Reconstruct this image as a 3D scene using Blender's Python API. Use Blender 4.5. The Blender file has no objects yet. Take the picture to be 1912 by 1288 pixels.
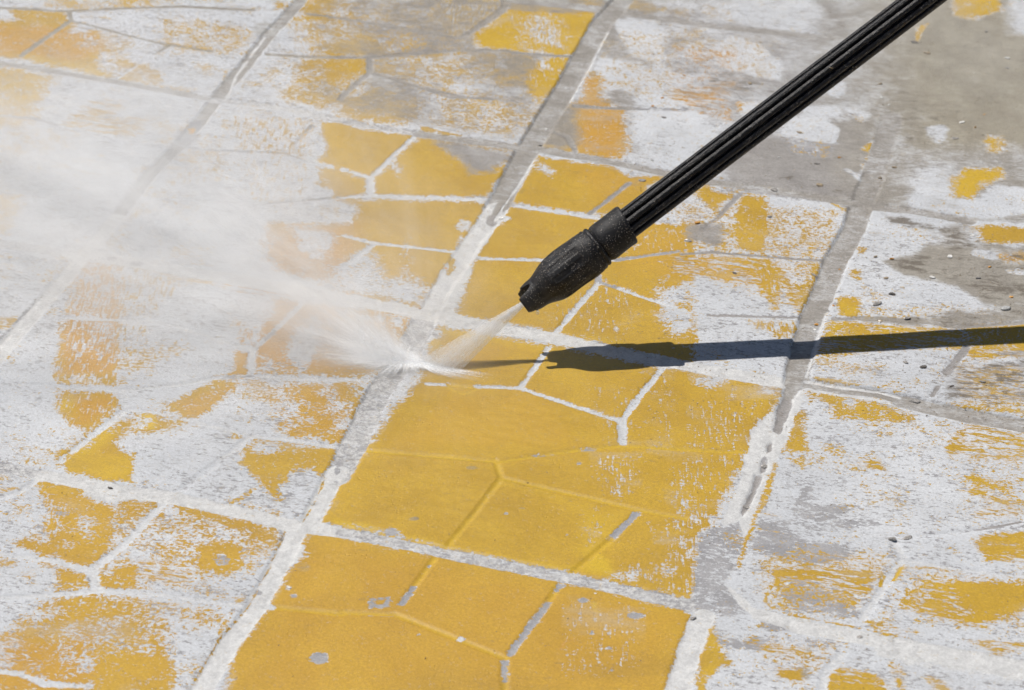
import bpy, bmesh, math, random
import numpy as np
from mathutils import Vector, Matrix

# ------------------------------------------------------------------ camera
S = 0.30                                   # paving slab pitch in metres
CAMPOS = Vector((0.81449842, -2.31781191, 1.10327319))
RC = np.array([[0.96198628, 0.27080875, 0.03528478],
               [0.17304772, -0.50449756, -0.84589402],
               [-0.21127442, 0.81984439, -0.53218257]])
FPX, PW, PH = 4900.75, 1912.0, 1288.0
sc = bpy.context.scene
cd = bpy.data.cameras.new('camera')
cam = bpy.data.objects.new('camera', cd)
sc.collection.objects.link(cam)
sc.camera = cam
m3 = Matrix(((RC[0][0], -RC[1][0], -RC[2][0]),
             (RC[0][1], -RC[1][1], -RC[2][1]),
             (RC[0][2], -RC[1][2], -RC[2][2])))
cam.matrix_world = Matrix.Translation(CAMPOS) @ m3.to_4x4()
cd.sensor_width = 36.0
cd.lens = 36.0 * FPX / PW
cd.clip_start, cd.clip_end = 0.05, 200.0
cd.dof.use_dof = True
cd.dof.focus_distance = 1.99
cd.dof.aperture_fstop = 13.0
sc.render.resolution_x, sc.render.resolution_y = 1024, 690

# ------------------------------------------------------------------ light
SUN_EL, SUN_AZ = 61.5, 161.4               # degrees, azimuth measured from +X
sd = Vector((math.cos(math.radians(SUN_EL)) * math.cos(math.radians(SUN_AZ)),
             math.cos(math.radians(SUN_EL)) * math.sin(math.radians(SUN_AZ)),
             math.sin(math.radians(SUN_EL))))
w = bpy.data.worlds.new('World'); sc.world = w; w.use_nodes = True
wn = w.node_tree.nodes; wn.clear()
sky = wn.new('ShaderNodeTexSky'); sky.sky_type = 'NISHITA'; sky.sun_disc = False
sky.sun_elevation = math.radians(SUN_EL); sky.sun_rotation = math.radians(90.0 - SUN_AZ)
bg = wn.new('ShaderNodeBackground'); bg.inputs[1].default_value = 0.043
wo = wn.new('ShaderNodeOutputWorld')
w.node_tree.links.new(sky.outputs[0], bg.inputs[0]); w.node_tree.links.new(bg.outputs[0], wo.inputs[0])
sl = bpy.data.lights.new('sun', 'SUN'); sl.energy = 4.2; sl.angle = math.radians(0.5); sl.color = (1.0, 0.955, 0.90)
sun = bpy.data.objects.new('sun', sl); sc.collection.objects.link(sun)
sun.rotation_euler = (-sd).to_track_quat('-Z', 'Y').to_euler()
sc.view_settings.view_transform = 'Standard'; sc.view_settings.look = 'None'
sc.view_settings.exposure = 0.1; sc.view_settings.gamma = 1.0
sc.cycles.use_denoising = True
sc.cycles.volume_bounces = 10
sc.cycles.max_bounces = 24; sc.cycles.diffuse_bounces = 12; sc.cycles.transmission_bounces = 16; sc.cycles.transparent_max_bounces = 64
sc.cycles.volume_max_steps = 64; sc.cycles.volume_step_rate = 1.0
sc.cycles.use_adaptive_sampling = True; sc.cycles.adaptive_threshold = 0.03; sc.cycles.adaptive_min_samples = 12

# ------------------------------------------------------------------ surveying: sheet of photo points -> ground
CN = np.array(CAMPOS)
def ray(x, y):
    d = RC.T @ np.array([(x - 956) / FPX, (y - 644) / FPX, 1.0]); return d / np.linalg.norm(d)
def gnd(x, y, z=0.0):
    d = ray(x, y); return CN + d * (z - CN[2]) / d[2]

# ------------------------------------------------------------------ small helpers
C = sc.collection
def mesh_obj(name, verts, faces, mat=None, parent=None, smooth=True):
    me = bpy.data.meshes.new(name); me.from_pydata([tuple(v) for v in verts], [], faces); me.update()
    o = bpy.data.objects.new(name, me); C.objects.link(o)
    if mat: me.materials.append(mat)
    if smooth: me.polygons.foreach_set('use_smooth', [True] * len(me.polygons))
    if parent: o.parent = parent
    return o
def tag(o, label=None, cat=None, group=None, kind=None):
    if label: o['label'] = label
    if cat: o['category'] = cat
    if group: o['group'] = group
    if kind: o['kind'] = kind
def lin(c):
    return tuple(((v / 255) / 12.92 if v / 255 <= .04045 else ((v / 255 + .055) / 1.055) ** 2.4) for v in c)
class NG:
    def __init__(s, name):
        s.m = bpy.data.materials.new(name); s.m.use_nodes = True; s.t = s.m.node_tree; s.t.nodes.clear()
        s.out = s.t.nodes.new('ShaderNodeOutputMaterial')
    def n(s, typ, **kw):
        nd = s.t.nodes.new(typ)
        for k, v in kw.items(): setattr(nd, k, v)
        return nd
    def set(s, sock, v):
        if v is None: return
        if hasattr(v, 'links') or hasattr(v, 'is_output'): s.t.links.new(v, sock)
        elif isinstance(v, (tuple, list)):
            sock.default_value = tuple(v) + ((1.0,) if len(v) == 3 and len(sock.default_value) == 4 else ())
        else: sock.default_value = v
    def math(s, op, a, b=None, c=None, clamp=False):
        nd = s.n('ShaderNodeMath', operation=op, use_clamp=clamp)
        s.set(nd.inputs[0], a); s.set(nd.inputs[1], b); s.set(nd.inputs[2], c); return nd.outputs[0]
    def mix(s, f, a, b, typ='MIX'):
        nd = s.n('ShaderNodeMix', data_type='RGBA', blend_type=typ, clamp_factor=True)
        s.set(nd.inputs[0], f); s.set(nd.inputs[6], a); s.set(nd.inputs[7], b); return nd.outputs[2]
    def mixf(s, f, a, b):
        nd = s.n('ShaderNodeMix', data_type='FLOAT', clamp_factor=True)
        s.set(nd.inputs[0], f); s.set(nd.inputs[2], a); s.set(nd.inputs[3], b); return nd.outputs[0]
    def noise(s, vec, scale, detail=4, rough=.55, dist=0.0):
        nd = s.n('ShaderNodeTexNoise'); s.set(nd.inputs['Vector'], vec)
        nd.inputs['Scale'].default_value = scale; nd.inputs['Detail'].default_value = min(detail, max(1.0, math.log2(2600 / scale)))   # finer octaves fall below a pixel
        nd.inputs['Roughness'].default_value = rough; nd.inputs['Distortion'].default_value = dist
        return nd.outputs['Fac']
    def vor(s, vec, scale, feature='F1', rnd=1.0):
        nd = s.n('ShaderNodeTexVoronoi', feature=feature); s.set(nd.inputs['Vector'], vec)
        nd.inputs['Scale'].default_value = scale; nd.inputs['Randomness'].default_value = rnd
        return nd
    def ramp(s, v, a, b, c=0.0, d=1.0, smooth=True):
        nd = s.n('ShaderNodeMapRange', clamp=True, interpolation_type='SMOOTHSTEP' if smooth else 'LINEAR')
        s.set(nd.inputs[0], v); s.set(nd.inputs[1], a); s.set(nd.inputs[2], b); s.set(nd.inputs[3], c); s.set(nd.inputs[4], d)
        return nd.outputs[0]
    def mapping(s, vec, rot=(0, 0, 0), scale=(1, 1, 1), loc=(0, 0, 0)):
        nd = s.n('ShaderNodeMapping'); s.set(nd.inputs[0], vec)
        if any(rot): nd.vector_type = 'TEXTURE'; scale = tuple(1 / k for k in scale)
        nd.inputs[1].default_value = loc; nd.inputs[2].default_value = rot; nd.inputs[3].default_value = scale
        return nd.outputs[0]

# ------------------------------------------------------------------ ground fields
STEP = 0.0013
def axis(a, b):
    core = np.arange(a, b, STEP)
    g = STEP * 1.18 ** np.arange(1, 62); g = np.cumsum(np.minimum(g, 4.0))
    return np.concatenate([(a - g)[::-1], core, core[-1] + g])
GX = axis(-0.40, 1.00); GY = axis(-1.26, 0.30)
NX, NY = len(GX), len(GY)
rng = np.random.default_rng(7)
def vnoise(cell, seed):
    r = np.random.default_rng(seed); T = r.random((257, 257)).astype(np.float32)
    u = np.mod(GX / cell, 256); v = np.mod(GY / cell, 256)
    iu = np.floor(u).astype(int); iv = np.floor(v).astype(int); fu = u - iu; fv = v - iv
    fu = fu * fu * (3 - 2 * fu); fv = fv * fv * (3 - 2 * fv)
    a = T[iv][:, iu]; b = T[iv][:, iu + 1]; c = T[iv + 1][:, iu]; d = T[iv + 1][:, iu + 1]
    fu = fu[None, :].astype(np.float32); fv = fv[:, None].astype(np.float32)
    return (a * (1 - fu) + b * fu) * (1 - fv) + (c * (1 - fu) + d * fu) * fv - .5
WARP = (vnoise(.016, 1) * .55 + vnoise(.007, 2) * .35 + vnoise(.0033, 3) * .3) * 2.0     # about -1..1
FLD = {k: np.zeros((NY, NX), np.float32) for k in 'dvhgwkbolsztc'}
# d paint, v/h streak direction, g bare grey, w tan slurry, k dark wet dirt and painted crack shadow, b plaster, o orange, l lemon, s gloss, z height, t soft paint edge, c warm slurry

def region(pts, pad):
    x0, y0 = pts.min(0) - pad; x1, y1 = pts.max(0) + pad
    i0, i1 = np.searchsorted(GX, [x0, x1]); j0, j1 = np.searchsorted(GY, [y0, y1])
    return slice(max(j0 - 1, 0), j1 + 1), slice(max(i0 - 1, 0), i1 + 1)
def seg_d2(X, Y, a, b):
    d = b - a; L = max(d @ d, 1e-12)
    t = np.clip(((X - a[0]) * d[0] + (Y - a[1]) * d[1]) / L, 0, 1)
    return (X - a[0] - t * d[0]) ** 2 + (Y - a[1] - t * d[1]) ** 2
def poly_mask(pts, f, amp):
    """soft inside mask of a polygon (ground metres)"""
    sy, sx = region(pts, f + amp + .002)
    X = GX[sx][None, :]; Y = GY[sy][:, None]
    if X.size == 0 or Y.size == 0: return None
    d2 = np.full((Y.shape[0], X.shape[1]), 1e9); ins = np.zeros(d2.shape, bool); n = len(pts)
    for i in range(n):
        a, b = pts[i], pts[(i + 1) % n]
        d2 = np.minimum(d2, seg_d2(X, Y, a, b))
        if a[1] != b[1]:
            c = ((a[1] > Y) != (b[1] > Y)) & (X < (b[0] - a[0]) * (Y - a[1]) / (b[1] - a[1]) + a[0])
            ins ^= c
    sdist = np.sqrt(d2) * np.where(ins, 1, -1) + WARP[sy, sx] * amp
    t = np.clip(sdist / (2 * f) + .5, 0, 1); return sy, sx, t.astype(np.float32)
def line_mask(pts, wd, f, amp, jag=None):
    sy, sx = region(pts, wd + f + amp + .002)
    X = GX[sx][None, :]; Y = GY[sy][:, None]
    if X.size == 0 or Y.size == 0: return None
    d2 = np.full((Y.shape[0], X.shape[1]), 1e9)
    for i in range(len(pts) - 1): d2 = np.minimum(d2, seg_d2(X, Y, pts[i], pts[i + 1]))
    sdist = wd / 2 - np.sqrt(d2) + WARP[sy, sx] * amp
    t = np.clip(sdist / (2 * f) + .5, 0, 1); return sy, sx, (t * t * (3 - 2 * t)).astype(np.float32)
def put(m, **vals):
    if m is None: return
    sy, sx, k = m
    for key, v in vals.items():
        F = FLD[key][sy, sx]; F += (v - F) * k
MM = .001
def thin(pts, kind, wd=4.6):
    m = line_mask(pts, wd * MM, 1.1 * MM, .9 * MM)
    if kind == 'w': put(m, d=0, g=.15, b=.45, v=0, h=0)
    elif kind == 'g': put(m, d=0, g=1, b=0, v=0, h=0)
    elif kind == 't': put(m, d=0, g=.7, w=.75)
    elif kind == 'y': put(m, d=1, l=.45, t=0, v=0, h=0)
    elif kind == 'f': put(line_mask(pts, wd * MM, 1.2 * MM, .5 * MM), d=0, b=.25)
    put(line_mask(pts, wd * MM, 1.1 * MM, .2 * MM), z=-.0007 if kind != 'y' else -.0009)
def joint(pts, kind, wd=14.0, deep=2.0):
    m = line_mask(pts, wd * MM, 1.0 * MM, 1.3 * MM)
    if kind == 'w': put(m, d=0, b=1, w=0, g=.2, k=0, v=0, h=0)
    elif kind == 't': put(m, d=0, b=.22, w=.62, g=.45, v=0, h=0, c=.35)
    elif kind == 'g': put(m, d=0, b=0, g=1, w=.15, v=0, h=0)
    elif kind == 'm': put(m, d=0, b=.45, g=.75, w=.1, v=0, h=0)
    put(line_mask(pts, wd * MM, 1.4 * MM, .8 * MM), z=-deep * MM)

# default beyond the photograph: the same moulded slab pattern, worn paint
wear = np.clip(vnoise(.11, 11) * 1.6 + vnoise(.035, 12) * 1.0 + .45, 0, 1)
FLD['d'][:] = np.clip(wear * 1.5 - .2, 0, 1); FLD['g'][:] = .3
NODE = {'a': (.367, .586), 'b': (.394, .667), 'c': (.642, .415), 'd': (.618, .31), 'e': (.345, .255), 'f': (.735, .685),
        'T': (.345, 0), 'U': (.657, 0), 'L': (0, .325), 'M': (0, .652), 'R': (1, .337), 'Q': (1, .655), 'B': (.345, 1), 'D': (.66, 1)}
EDGES = 'ab ac cd de eT dU eL aM cR bB bf fQ fD'.split()
VIEW = [(-140, -110), (2060, -110), (2060, 1440), (-140, 1440)]
vp = np.array([gnd(*q)[:2] for q in VIEW])
def inside_view(x, y):
    d = RC @ (np.array([x, y, 0]) - CN); px, py = FPX * d[0] / d[2] + 956, FPX * d[1] / d[2] + 644
    return -140 < px < 2060 and -110 < py < 1440
for i in range(-5, 8):
    for j in range(-5, 8):
        for e in EDGES:
            a, b = (np.array([(i + NODE[c][0]) * S, -(j + NODE[c][1]) * S]) for c in e)
            if not (inside_view(*a) and inside_view(*b)): thin(np.array([a, b]), 'w' if (i * 3 + j) % 3 else 'y')
for k in range(-5, 9):
    joint(np.array([[-2.5, -k * S], [2.5, -k * S]]), 'w', 13); joint(np.array([[k * S, -2.5], [k * S, 2.5]]), 'w', 17)
put(poly_mask(vp, .03, .03), d=0, g=.25, w=0, b=0, z=0, v=0, h=0, l=0, o=0)

# Survey sheet: nine sub-sheets (R lines), each op in that sheet's own units
ORG = {'1': (0, 0), '2': (640, 0), '3': (1272, 0), '4': (0, 430), '5': (640, 430), '6': (1272, 430), '7': (0, 858), '8': (640, 858), '9': (1272, 858)}
DATA = r"""R1
P 20 w.35 c.6 : 800,0 1912,0 1912,640 1200,560 700,470 400,300
P 30 w.2 c.7 : 0,0 800,0 700,560 0,560
d .55 : 240,0 470,0 430,45 250,40
d .8 : 640,12 880,0 860,32 640,38
d .9 4 : 0,120 80,110 55,45 350,62 405,110 560,165 610,250 560,330 700,330 810,360 890,400 880,470 780,462 560,420 130,330 0,300
P 8 o.7 : 0,120 560,165 610,260 400,340 100,300 0,300
P 6 l.6 : 130,300 560,380 880,460 560,430 130,340
dh .15 : 430,70 660,80 640,125 480,185 370,190 420,130
d .25 : 520,320 640,340 700,400 640,430 540,380
d .35 : 600,180 760,200 700,320 600,300
d .45 : 880,470 1080,500 1040,515 880,485
d .5 : 1080,350 1190,360 1180,420 1100,410
d .25 : 1100,200 1390,160 1380,240 1290,280 1100,270
d .7 6 : 0,350 190,385 310,440 270,500 190,620 190,690 0,760
P 10 l.4 : 0,350 310,430 200,620 0,640
dh .5 4 : 400,630 500,600 700,570 650,640 560,650 840,650 800,740 750,760 400,745 330,690
dh .3 4 : 460,560 600,540 700,560 480,600
d .75 : 1600,90 1700,150 1912,180 1912,0 1730,0
d .15 : 1620,30 1700,50 1680,110 1640,100
d .15 : 1660,200 1830,220 1800,300 1600,290
d .85 : 1820,190 1912,190 1912,300 1840,310
d .65 5 : 1700,330 1912,320 1912,570 1800,600 1580,540 1640,470
d .4 : 1240,390 1290,390 1260,450
d .8 : 1540,20 1600,10 1590,45 1545,50
dv .42 : 1310,650 1600,660 1570,830 1330,830
d .92 : 1640,680 1750,690 1700,760 1640,730
d 1 2.5 : 1790,680 1912,690 1912,955 1760,905 1810,860 1820,790
d .97 : 1765,930 1912,965 1912,1110 1790,1030
dv .25 : 1000,720 1250,760 1300,1000 900,1040 940,860
dv .2 6 : 1300,850 1760,920 1700,1190 1360,1160
dh .2 8 : 100,880 600,840 700,1000 200,1000
d .6 5 : 0,1050 140,1080 100,1200 40,1285 0,1285
d .5 : 1520,1240 1600,1235 1640,1285 1500,1285
tt 4.2 : 0,25 350,58 500,52 980,35 1420,55
tt 5 : 385,60 400,108
tt 5 : 400,108 250,215 120,310
tt 3.6 : 400,110 640,175 900,240 1180,285
tt 3.4 : 960,245 860,300
tf 4 : 800,340 660,430
tt 5 : 0,385 70,350
tt 3.4 : 0,620 190,660 320,695
tf 4 : 320,695 660,775 910,805
tg 2.6 : 1040,820 1150,835 1580,850 1700,890
tg 4 : 1740,700 1640,800
tw 4.4 : 1690,885 1780,905 1912,950
tt 4 : 1490,300 1912,325
tf 4 : 0,1060 300,1080 800,1105 1450,1130
tg 3 : 1450,1135 1640,1120 1912,1095
R2
P 30 w.6 c.3 : 0,0 1912,0 1912,640 1700,940 980,820 0,660
P 25 w.45 c.2 : 150,120 840,430 1000,560 1100,700 960,830 500,720 380,450 200,300
d .35 4 : 0,0 180,0 150,125 0,105
d .28 4 : 180,0 520,0 545,185 160,130
P 5 g.8 : 150,130 640,200 660,290 300,315
d .8 4 : 0,170 120,150 180,230 220,310 0,315
dv .85 4 : 520,0 900,0 900,30 860,90 740,195 560,205 540,110
dv .25 3 : 600,60 700,70 740,140 700,195 640,170
d .98 3 : 740,190 900,65 1000,55 1400,80 1415,135 1300,315 1000,290 760,262
P 5 w0 l.35 : 740,190 900,65 1400,80 1415,135 1300,315 1000,290 760,262
dv .42 9 : 1000,110 1080,60 1180,80 1240,200 1240,272 1150,272 1050,235 970,210
d 1 2 : 940,12 1180,28 1420,52 1390,85 920,60
d .9 : 1260,0 1500,0 1440,32 1280,20
d .95 : 0,330 140,330 130,400 0,465
P 8 w.1 : 0,320 160,320 130,410 0,470
d .85 : 170,330 260,335 320,380 330,440 170,400
d .06 4 : 300,310 700,290 830,430 830,548 680,545 330,425 310,360
dv .92 4 : 720,290 1290,320 1200,480 1100,570 1000,480 860,480 790,360
P 8 w.15 l.3 : 1130,320 1290,320 1200,480 1100,570 1050,440
d .1 : 850,300 900,315 910,385 870,370
dv .25 : 980,250 1150,310 1150,400 1100,385 1050,300
d .8 5 : 0,540 200,560 350,640 320,690 0,650
d .45 8 : 380,450 1100,560 1080,650 960,760 500,690 350,610
dv .2 : 370,500 560,540 560,680 420,620
d .96 2 : 1290,330 1315,330 1200,500 1110,640 1010,812 850,803 985,795 1085,640 1180,480
d 1 2.5 : 0,700 400,755 160,985 0,930
d 1 2.5 : 430,760 960,835 900,960 810,1100 178,1082 180,990
P 12 w.75 c.1 : 480,780 970,830 940,900 850,960 700,980 600,880 530,820
d .1 6 : 540,790 960,840 900,920 780,950 640,860
dv .2 : 260,880 310,920 320,990 280,970
d 1 : 0,945 130,1000 130,1085 0,1092
d 1 : 0,1110 800,1130 720,1285 0,1285
d .08 : 0,1110 85,1150 70,1230 0,1285
# right of joint
d .85 3 : 1600,0 1660,0 1640,40 1590,65
d .6 : 1480,205 1530,230 1460,320 1440,320
d .35 5 : 1800,40 1912,60 1912,110 1830,90
P 6 w.05 g.1 : 1540,115 1760,130 1770,320 1640,310 1560,200
P 5 w0 g0 : 1440,330 1600,370 1912,430 1912,460 1700,470 1600,500 1450,490
P 4 w0 g0 : 1440,380 1560,400 1540,490 1460,500
d .9 4 : 1400,400 1450,440 1440,540 1560,600 1600,850 1500,900 1130,820 1180,700 1260,590 1330,560 1370,440
P 10 o.8 w.35 : 1300,400 1450,440 1440,540 1590,620 1600,850 1500,900 1300,840
P 10 w.75 : 1130,700 1260,640 1300,780 1200,830
P 4 w0 g0 : 1640,620 1860,600 1850,700 1760,760 1700,870 1640,780
P 4 w0 g0 : 1700,480 1780,500 1760,570 1640,560
P 4 w0 g0 : 1860,730 1912,700 1912,900 1840,900
d 1 2.5 : 1085,870 1180,890 1500,925 1600,985 1790,980 1700,1040 1500,1185 1400,1192 930,1130 1050,940
P 12 w.35 o.3 : 1250,900 1790,980 1500,1185 1350,1060
d .08 3 : 1075,880 1180,955 1165,992 1090,945
d 1 2.5 : 920,1150 1430,1220 1330,1285 870,1285
d 1 : 1500,1190 1620,1030 1700,1050 1700,1285 1440,1285 1420,1215
tt 4.5 : 0,100 200,130 420,165 650,210
tt 5.5 : 660,210 780,140 900,60 920,0
tt 4.5 : 0,320 200,318 500,290 800,275 1050,300 1300,318
tt 5.5 : 150,330 150,400
tt 6 : 150,400 0,530
tt 4 : 160,400 450,490 680,540 830,550
tw 4.6 : 0,940 150,990
tw 4.6 : 405,755 290,860 165,980
tw 5.5 : 155,985 155,1090
tw 4.6 : 0,1098 160,1090 480,1100 810,1112
tw 4.8 : 925,1143 1200,1180 1420,1215
tt 4 : 1380,1190 1600,1020
tt 6 : 1300,590 1480,600 1912,610
tt 5 : 1150,720 1250,760 1300,840
P 1.5 w.1 d.9 : 430,700 700,765 710,780 440,725
R3
P 60 w.56 c.1 : 0,0 1100,0 1120,400 1000,1100 0,1000
P 60 w.78 c1 : 1000,0 1912,0 1912,950 1150,950 1000,500
P 30 w.6 c.5 : 900,900 1912,850 1912,1285 1500,1285 1000,1170
P 20 w.9 g.8 : 250,850 1000,700 1080,1120 900,1140 300,1060
P 12 w.35 : 130,0 700,0 750,80 720,190 500,170 250,90
P 4 w0 g.05 : 190,340 260,200 420,250 560,360 540,440 420,420 300,400
P 4 w0 g0 : 0,545 80,560 60,590 0,580
P 4 w0 g0 : 20,620 130,650 140,710 40,690
P 4 w0 g0 : 0,720 100,740 150,800 60,860 0,900
P 4 w0 g0 : 330,575 450,570 430,620 350,640
P 4 w.05 g.1 : 560,740 700,600 860,600 880,640 800,660 870,720 860,800 760,790 600,750
P 4 w.05 g0 : 820,500 900,460 900,520 860,540
P 6 w.1 : 940,610 1040,640 1000,670
P 4 w0 g0 : 920,950 1000,970 1030,920 1000,1020
dh .3 4 : 0,490 220,500 300,560 330,600 280,700 140,660 0,560
P 8 o1 : 0,260 330,270 330,700 0,700
d .25 4 : 130,270 300,280 290,350 140,340
d .8 3 : 230,595 335,578 320,620 240,625
d .85 4 : 1540,0 1780,0 1790,60 1640,110 1510,90
P 5 w.2 l.4 : 1540,0 1780,0 1790,60 1640,110 1510,90
P 14 w.2 : 1780,0 1912,0 1912,260 1840,180
dh .4 : 1840,190 1912,180 1912,210 1850,210
d .95 2 : 1310,150 1375,130 1330,235 1300,225
P 2 w.1 : 1310,150 1375,130 1330,235 1300,225
d .95 3 : 1005,835 1080,770 1092,800 1060,905 1025,925 1050,855
P 3 w0 l.4 : 1005,835 1080,770 1092,800 1060,905 1025,925 1050,855
d 1 4 : 1515,1010 1600,940 1790,940 1815,980 1700,1020 1620,1110 1520,1090
P 5 w.05 l.5 : 1515,1010 1600,940 1790,940 1815,980 1700,1020 1620,1110 1520,1090
d .8 5 : 1690,750 1795,760 1775,840 1720,835
P 5 w.2 l.4 : 1690,750 1795,760 1775,840 1720,835
P 5 w0 g.05 : 1310,1010 1400,930 1480,950 1525,1010 1510,1100 1600,1130 1780,1030 1900,1060 1912,1190 1500,1210 1310,1150
P 5 w.1 : 1380,720 1460,700 1490,790 1420,790
d .3 : 1400,1150 1500,1155 1450,1180
d .9 3 : 60,1050 150,1035 230,1080 330,1060 180,1185 100,1110
P 8 w.2 : 60,1050 330,1060 180,1185
P 4 w0 g.05 : 430,1085 870,1140 900,1285 480,1285
d .92 3 : 340,1075 480,1092 510,1285 300,1285 285,1220
P 4 w0 : 340,1075 480,1092 510,1285 300,1285 285,1220
P 10 w.4 : 0,1080 180,1190 290,1240 280,1285 0,1285
d .3 : 0,1130 180,1200 260,1285 0,1285
P 4 w0 g.1 : 1060,1170 1190,1160 1600,1240 1912,1270 1912,1285 1020,1285
P 7 k.6 w.6 : 1100,1200 1250,1210 1400,1270 1150,1250
d .8 : 1600,1275 1700,1260 1740,1285
ty 3 : 840,1130 900,1160
tt 5 : 330,1075 200,1220 120,1285
R4
P 10 w.1 c.9 : 0,0 1912,0 1912,330 0,200
d .9 5 : 1490,0 1912,0 1912,200 1790,290 1560,230 1490,120
P 12 o.9 : 1300,0 1912,0 1912,800 1300,800
d .1 4 : 1620,0 1890,30 1870,100 1740,165 1660,90
d .3 6 : 900,60 1160,100 1150,190 940,160
d .3 6 : 580,10 700,20 700,110 580,80
dh .2 4 : 0,80 100,120 90,300 0,260
dh .55 3 : 0,520 130,470 210,390 140,520 20,560
dv .5 3 : 480,160 560,170 700,215 690,480 655,860 480,862 320,842 340,700 360,500 370,320
P 5 o.8 : 480,160 700,215 655,800 340,800 360,500
dv .3 : 640,185 1100,275 1000,330 840,480 700,480
dh .45 2 : 620,190 1100,268 1300,320 1600,375 1560,398 1100,290
dv .68 : 340,520 500,520 490,700 560,800 340,800
dv .75 : 600,650 650,690 660,860 600,850
dv .7 : 610,350 680,350 680,560 620,560
dv .25 : 680,520 860,530 850,620 690,640
P 4 g.9 : 690,640 780,640 760,780 690,780
d .7 3 : 325,815 400,830 480,870 330,858
dv .86 3 : 320,880 650,908 662,990 580,1052 490,1135 380,1070 315,960
P 3 l.5 : 330,930 410,940 400,1000 340,1000
P 6 o.7 : 420,930 640,930 560,1060 440,1080
d .92 3 : 1440,560 1580,385 1690,395 1440,655
dv .4 : 1290,470 1440,560 1410,665 1350,650
d .98 2 : 1320,672 1388,690 1380,800 1200,812 1305,790
d .95 3 : 1430,660 1700,400 1912,440 1912,812 1420,797
d .06 4 : 1570,700 1640,560 1750,480 1810,570 1750,720 1690,795 1650,770
d .45 : 1560,690 1640,740 1650,800 1440,790 1450,690
d .86 3 : 945,965 1100,880 1200,835 1400,835 1320,880 1250,935 1130,1020 1075,1055 940,1015
P 6 o.5 : 945,965 1400,835 1250,935 1075,1055
d .25 4 : 1330,845 1620,850 1560,980 1640,1010 1560,1060 1400,960
d .72 3 : 1590,870 1912,850 1912,1190 1570,1140 1660,1080 1640,980
d .12 4 : 1340,850 1560,850 1500,1000 1600,1080 1330,1090
d .3 3 : 1780,900 1912,850 1912,960 1830,960
P 8 o.4 : 1450,850 1912,850 1912,1180 1570,1140
d .8 3 : 910,1045 1035,1078 980,1100 850,1130 700,1135 610,1115 700,1060 790,1018 880,1020
P 3 l1 : 780,1018 880,1020 870,1110 740,1110
d .15 2 : 690,1110 770,1050 850,1050 810,1110
d .98 3 : 325,1240 470,1165 560,1075 590,1105 350,1285 325,1285
d .98 3 : 570,1115 700,1140 640,1180 720,1285 400,1285
P 5 l.6 : 560,1090 640,1130 560,1200 420,1285 330,1285
d .8 2 : 1300,1130 1370,1150 1300,1162
d .86 3 : 1410,1165 1540,1185 1905,1220 1830,1285 1350,1285 1340,1240 1400,1200
d .1 : 1390,1215 1440,1180 1570,1205 1470,1285 1410,1270
d .5 : 1660,1240 1810,1245 1800,1285 1670,1285
tw 4.5 : 350,485 640,500 850,500 1100,570 1390,662
tw 5 : 1420,660 1560,530 1690,400
P 2 g1 b0 : 1430,650 1530,545 1555,570 1450,670
tw 6 : 1405,660 1400,805
tw 5 : 1400,808 1600,818 1912,830
tg 5 : 1400,808 1200,822
tw 4.5 : 1200,822 1000,860 690,890
tg 5 : 320,865 550,880
tw 5 : 550,880 690,895
tf 4 : 0,835 320,862
tw 6 : 680,890 700,995
tw 6 : 700,995 340,1285
tg 5.5 : 600,1085 525,1130
tg 5 : 880,1015 1060,1055
tw 5 : 1060,1055 1400,1142
tf 5 : 700,990 880,1015
tw 5 : 1400,1145 1560,1160 1912,1212
tw 5 : 1395,1145 1230,1285
P 2 g1 : 900,970 940,980 940,1010 905,1005
R5
d 1 3 : 0,0 700,0 620,150 530,290 430,440 0,345
d 1 : 0,130 100,75 180,70 0,190
d .12 5 : 0,205 120,95 200,150 240,270 360,250 440,290 500,330 440,420 200,372 0,340
d .6 3 : 330,200 400,240 440,300 350,280
dv .6 : 330,30 380,30 380,250 340,240
P 8 o.6 : 0,440 200,440 430,490 300,700 200,800 0,800
d .9 4 : 0,440 200,440 425,490 300,700 215,808 0,808
dv .3 5 : 0,440 370,480 340,560 120,520
d .85 3 : 0,850 210,850 140,960 30,1160 0,1160
d .2 : 40,870 120,840 200,840 180,920 90,945
d .35 : 0,950 60,960 40,1150 0,1120
d 1 3 : 830,0 1912,0 1912,760 1600,660 1200,570 640,470 700,240
dv .9 4 : 1470,0 1912,0 1912,110 1520,150
P 20 o.3 w.25 : 1500,0 1912,0 1912,260 1600,200
d .08 5 : 1780,270 1912,280 1912,650 1850,600 1790,520 1740,400
dv .8 4 : 1780,180 1880,200 1900,300 1790,330
dv .88 5 : 1400,250 1480,280 1640,350 1640,520 1500,625 1180,575 1170,420
P 5 l.5 : 1220,560 1500,600 1600,640 1500,640 1220,590
P 4 g1 : 1400,600 1500,620 1500,650 1420,640
d 1 3 : 530,535 700,560 1150,640 1600,730 1775,770 1912,790 1912,1285 80,1285 360,870 440,790 500,640 560,560
P 6 l.5 : 530,540 720,560 1150,640 1130,670 700,600 560,575
P 14 w.2 o.2 : 450,640 900,640 900,780 480,780
dv .9 4 : 1395,860 1630,900 1630,1190 1480,1190 1420,1020
dv .86 6 : 1700,800 1912,800 1912,1285 1740,1285
d .12 2.5 : 330,880 450,785 420,850 350,930 260,1020 190,1120 200,1060
P 8 o.3 l.15 : 600,900 1100,900 1300,1200 300,1200
tw 5 : 0,25 180,70 420,95 620,118
tw 5 : 180,70 90,140 0,205
tw 5 : 735,155 900,160 1110,166 1530,165
tg 4.6 : 1530,165 1700,140 1912,112
tg 6 : 1422,225 1425,290
tw 5 : 1430,290 1300,440 1180,580
tg 4.6 : 1440,290 1540,322
tw 4.8 : 1540,322 1700,378 1912,450
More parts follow.
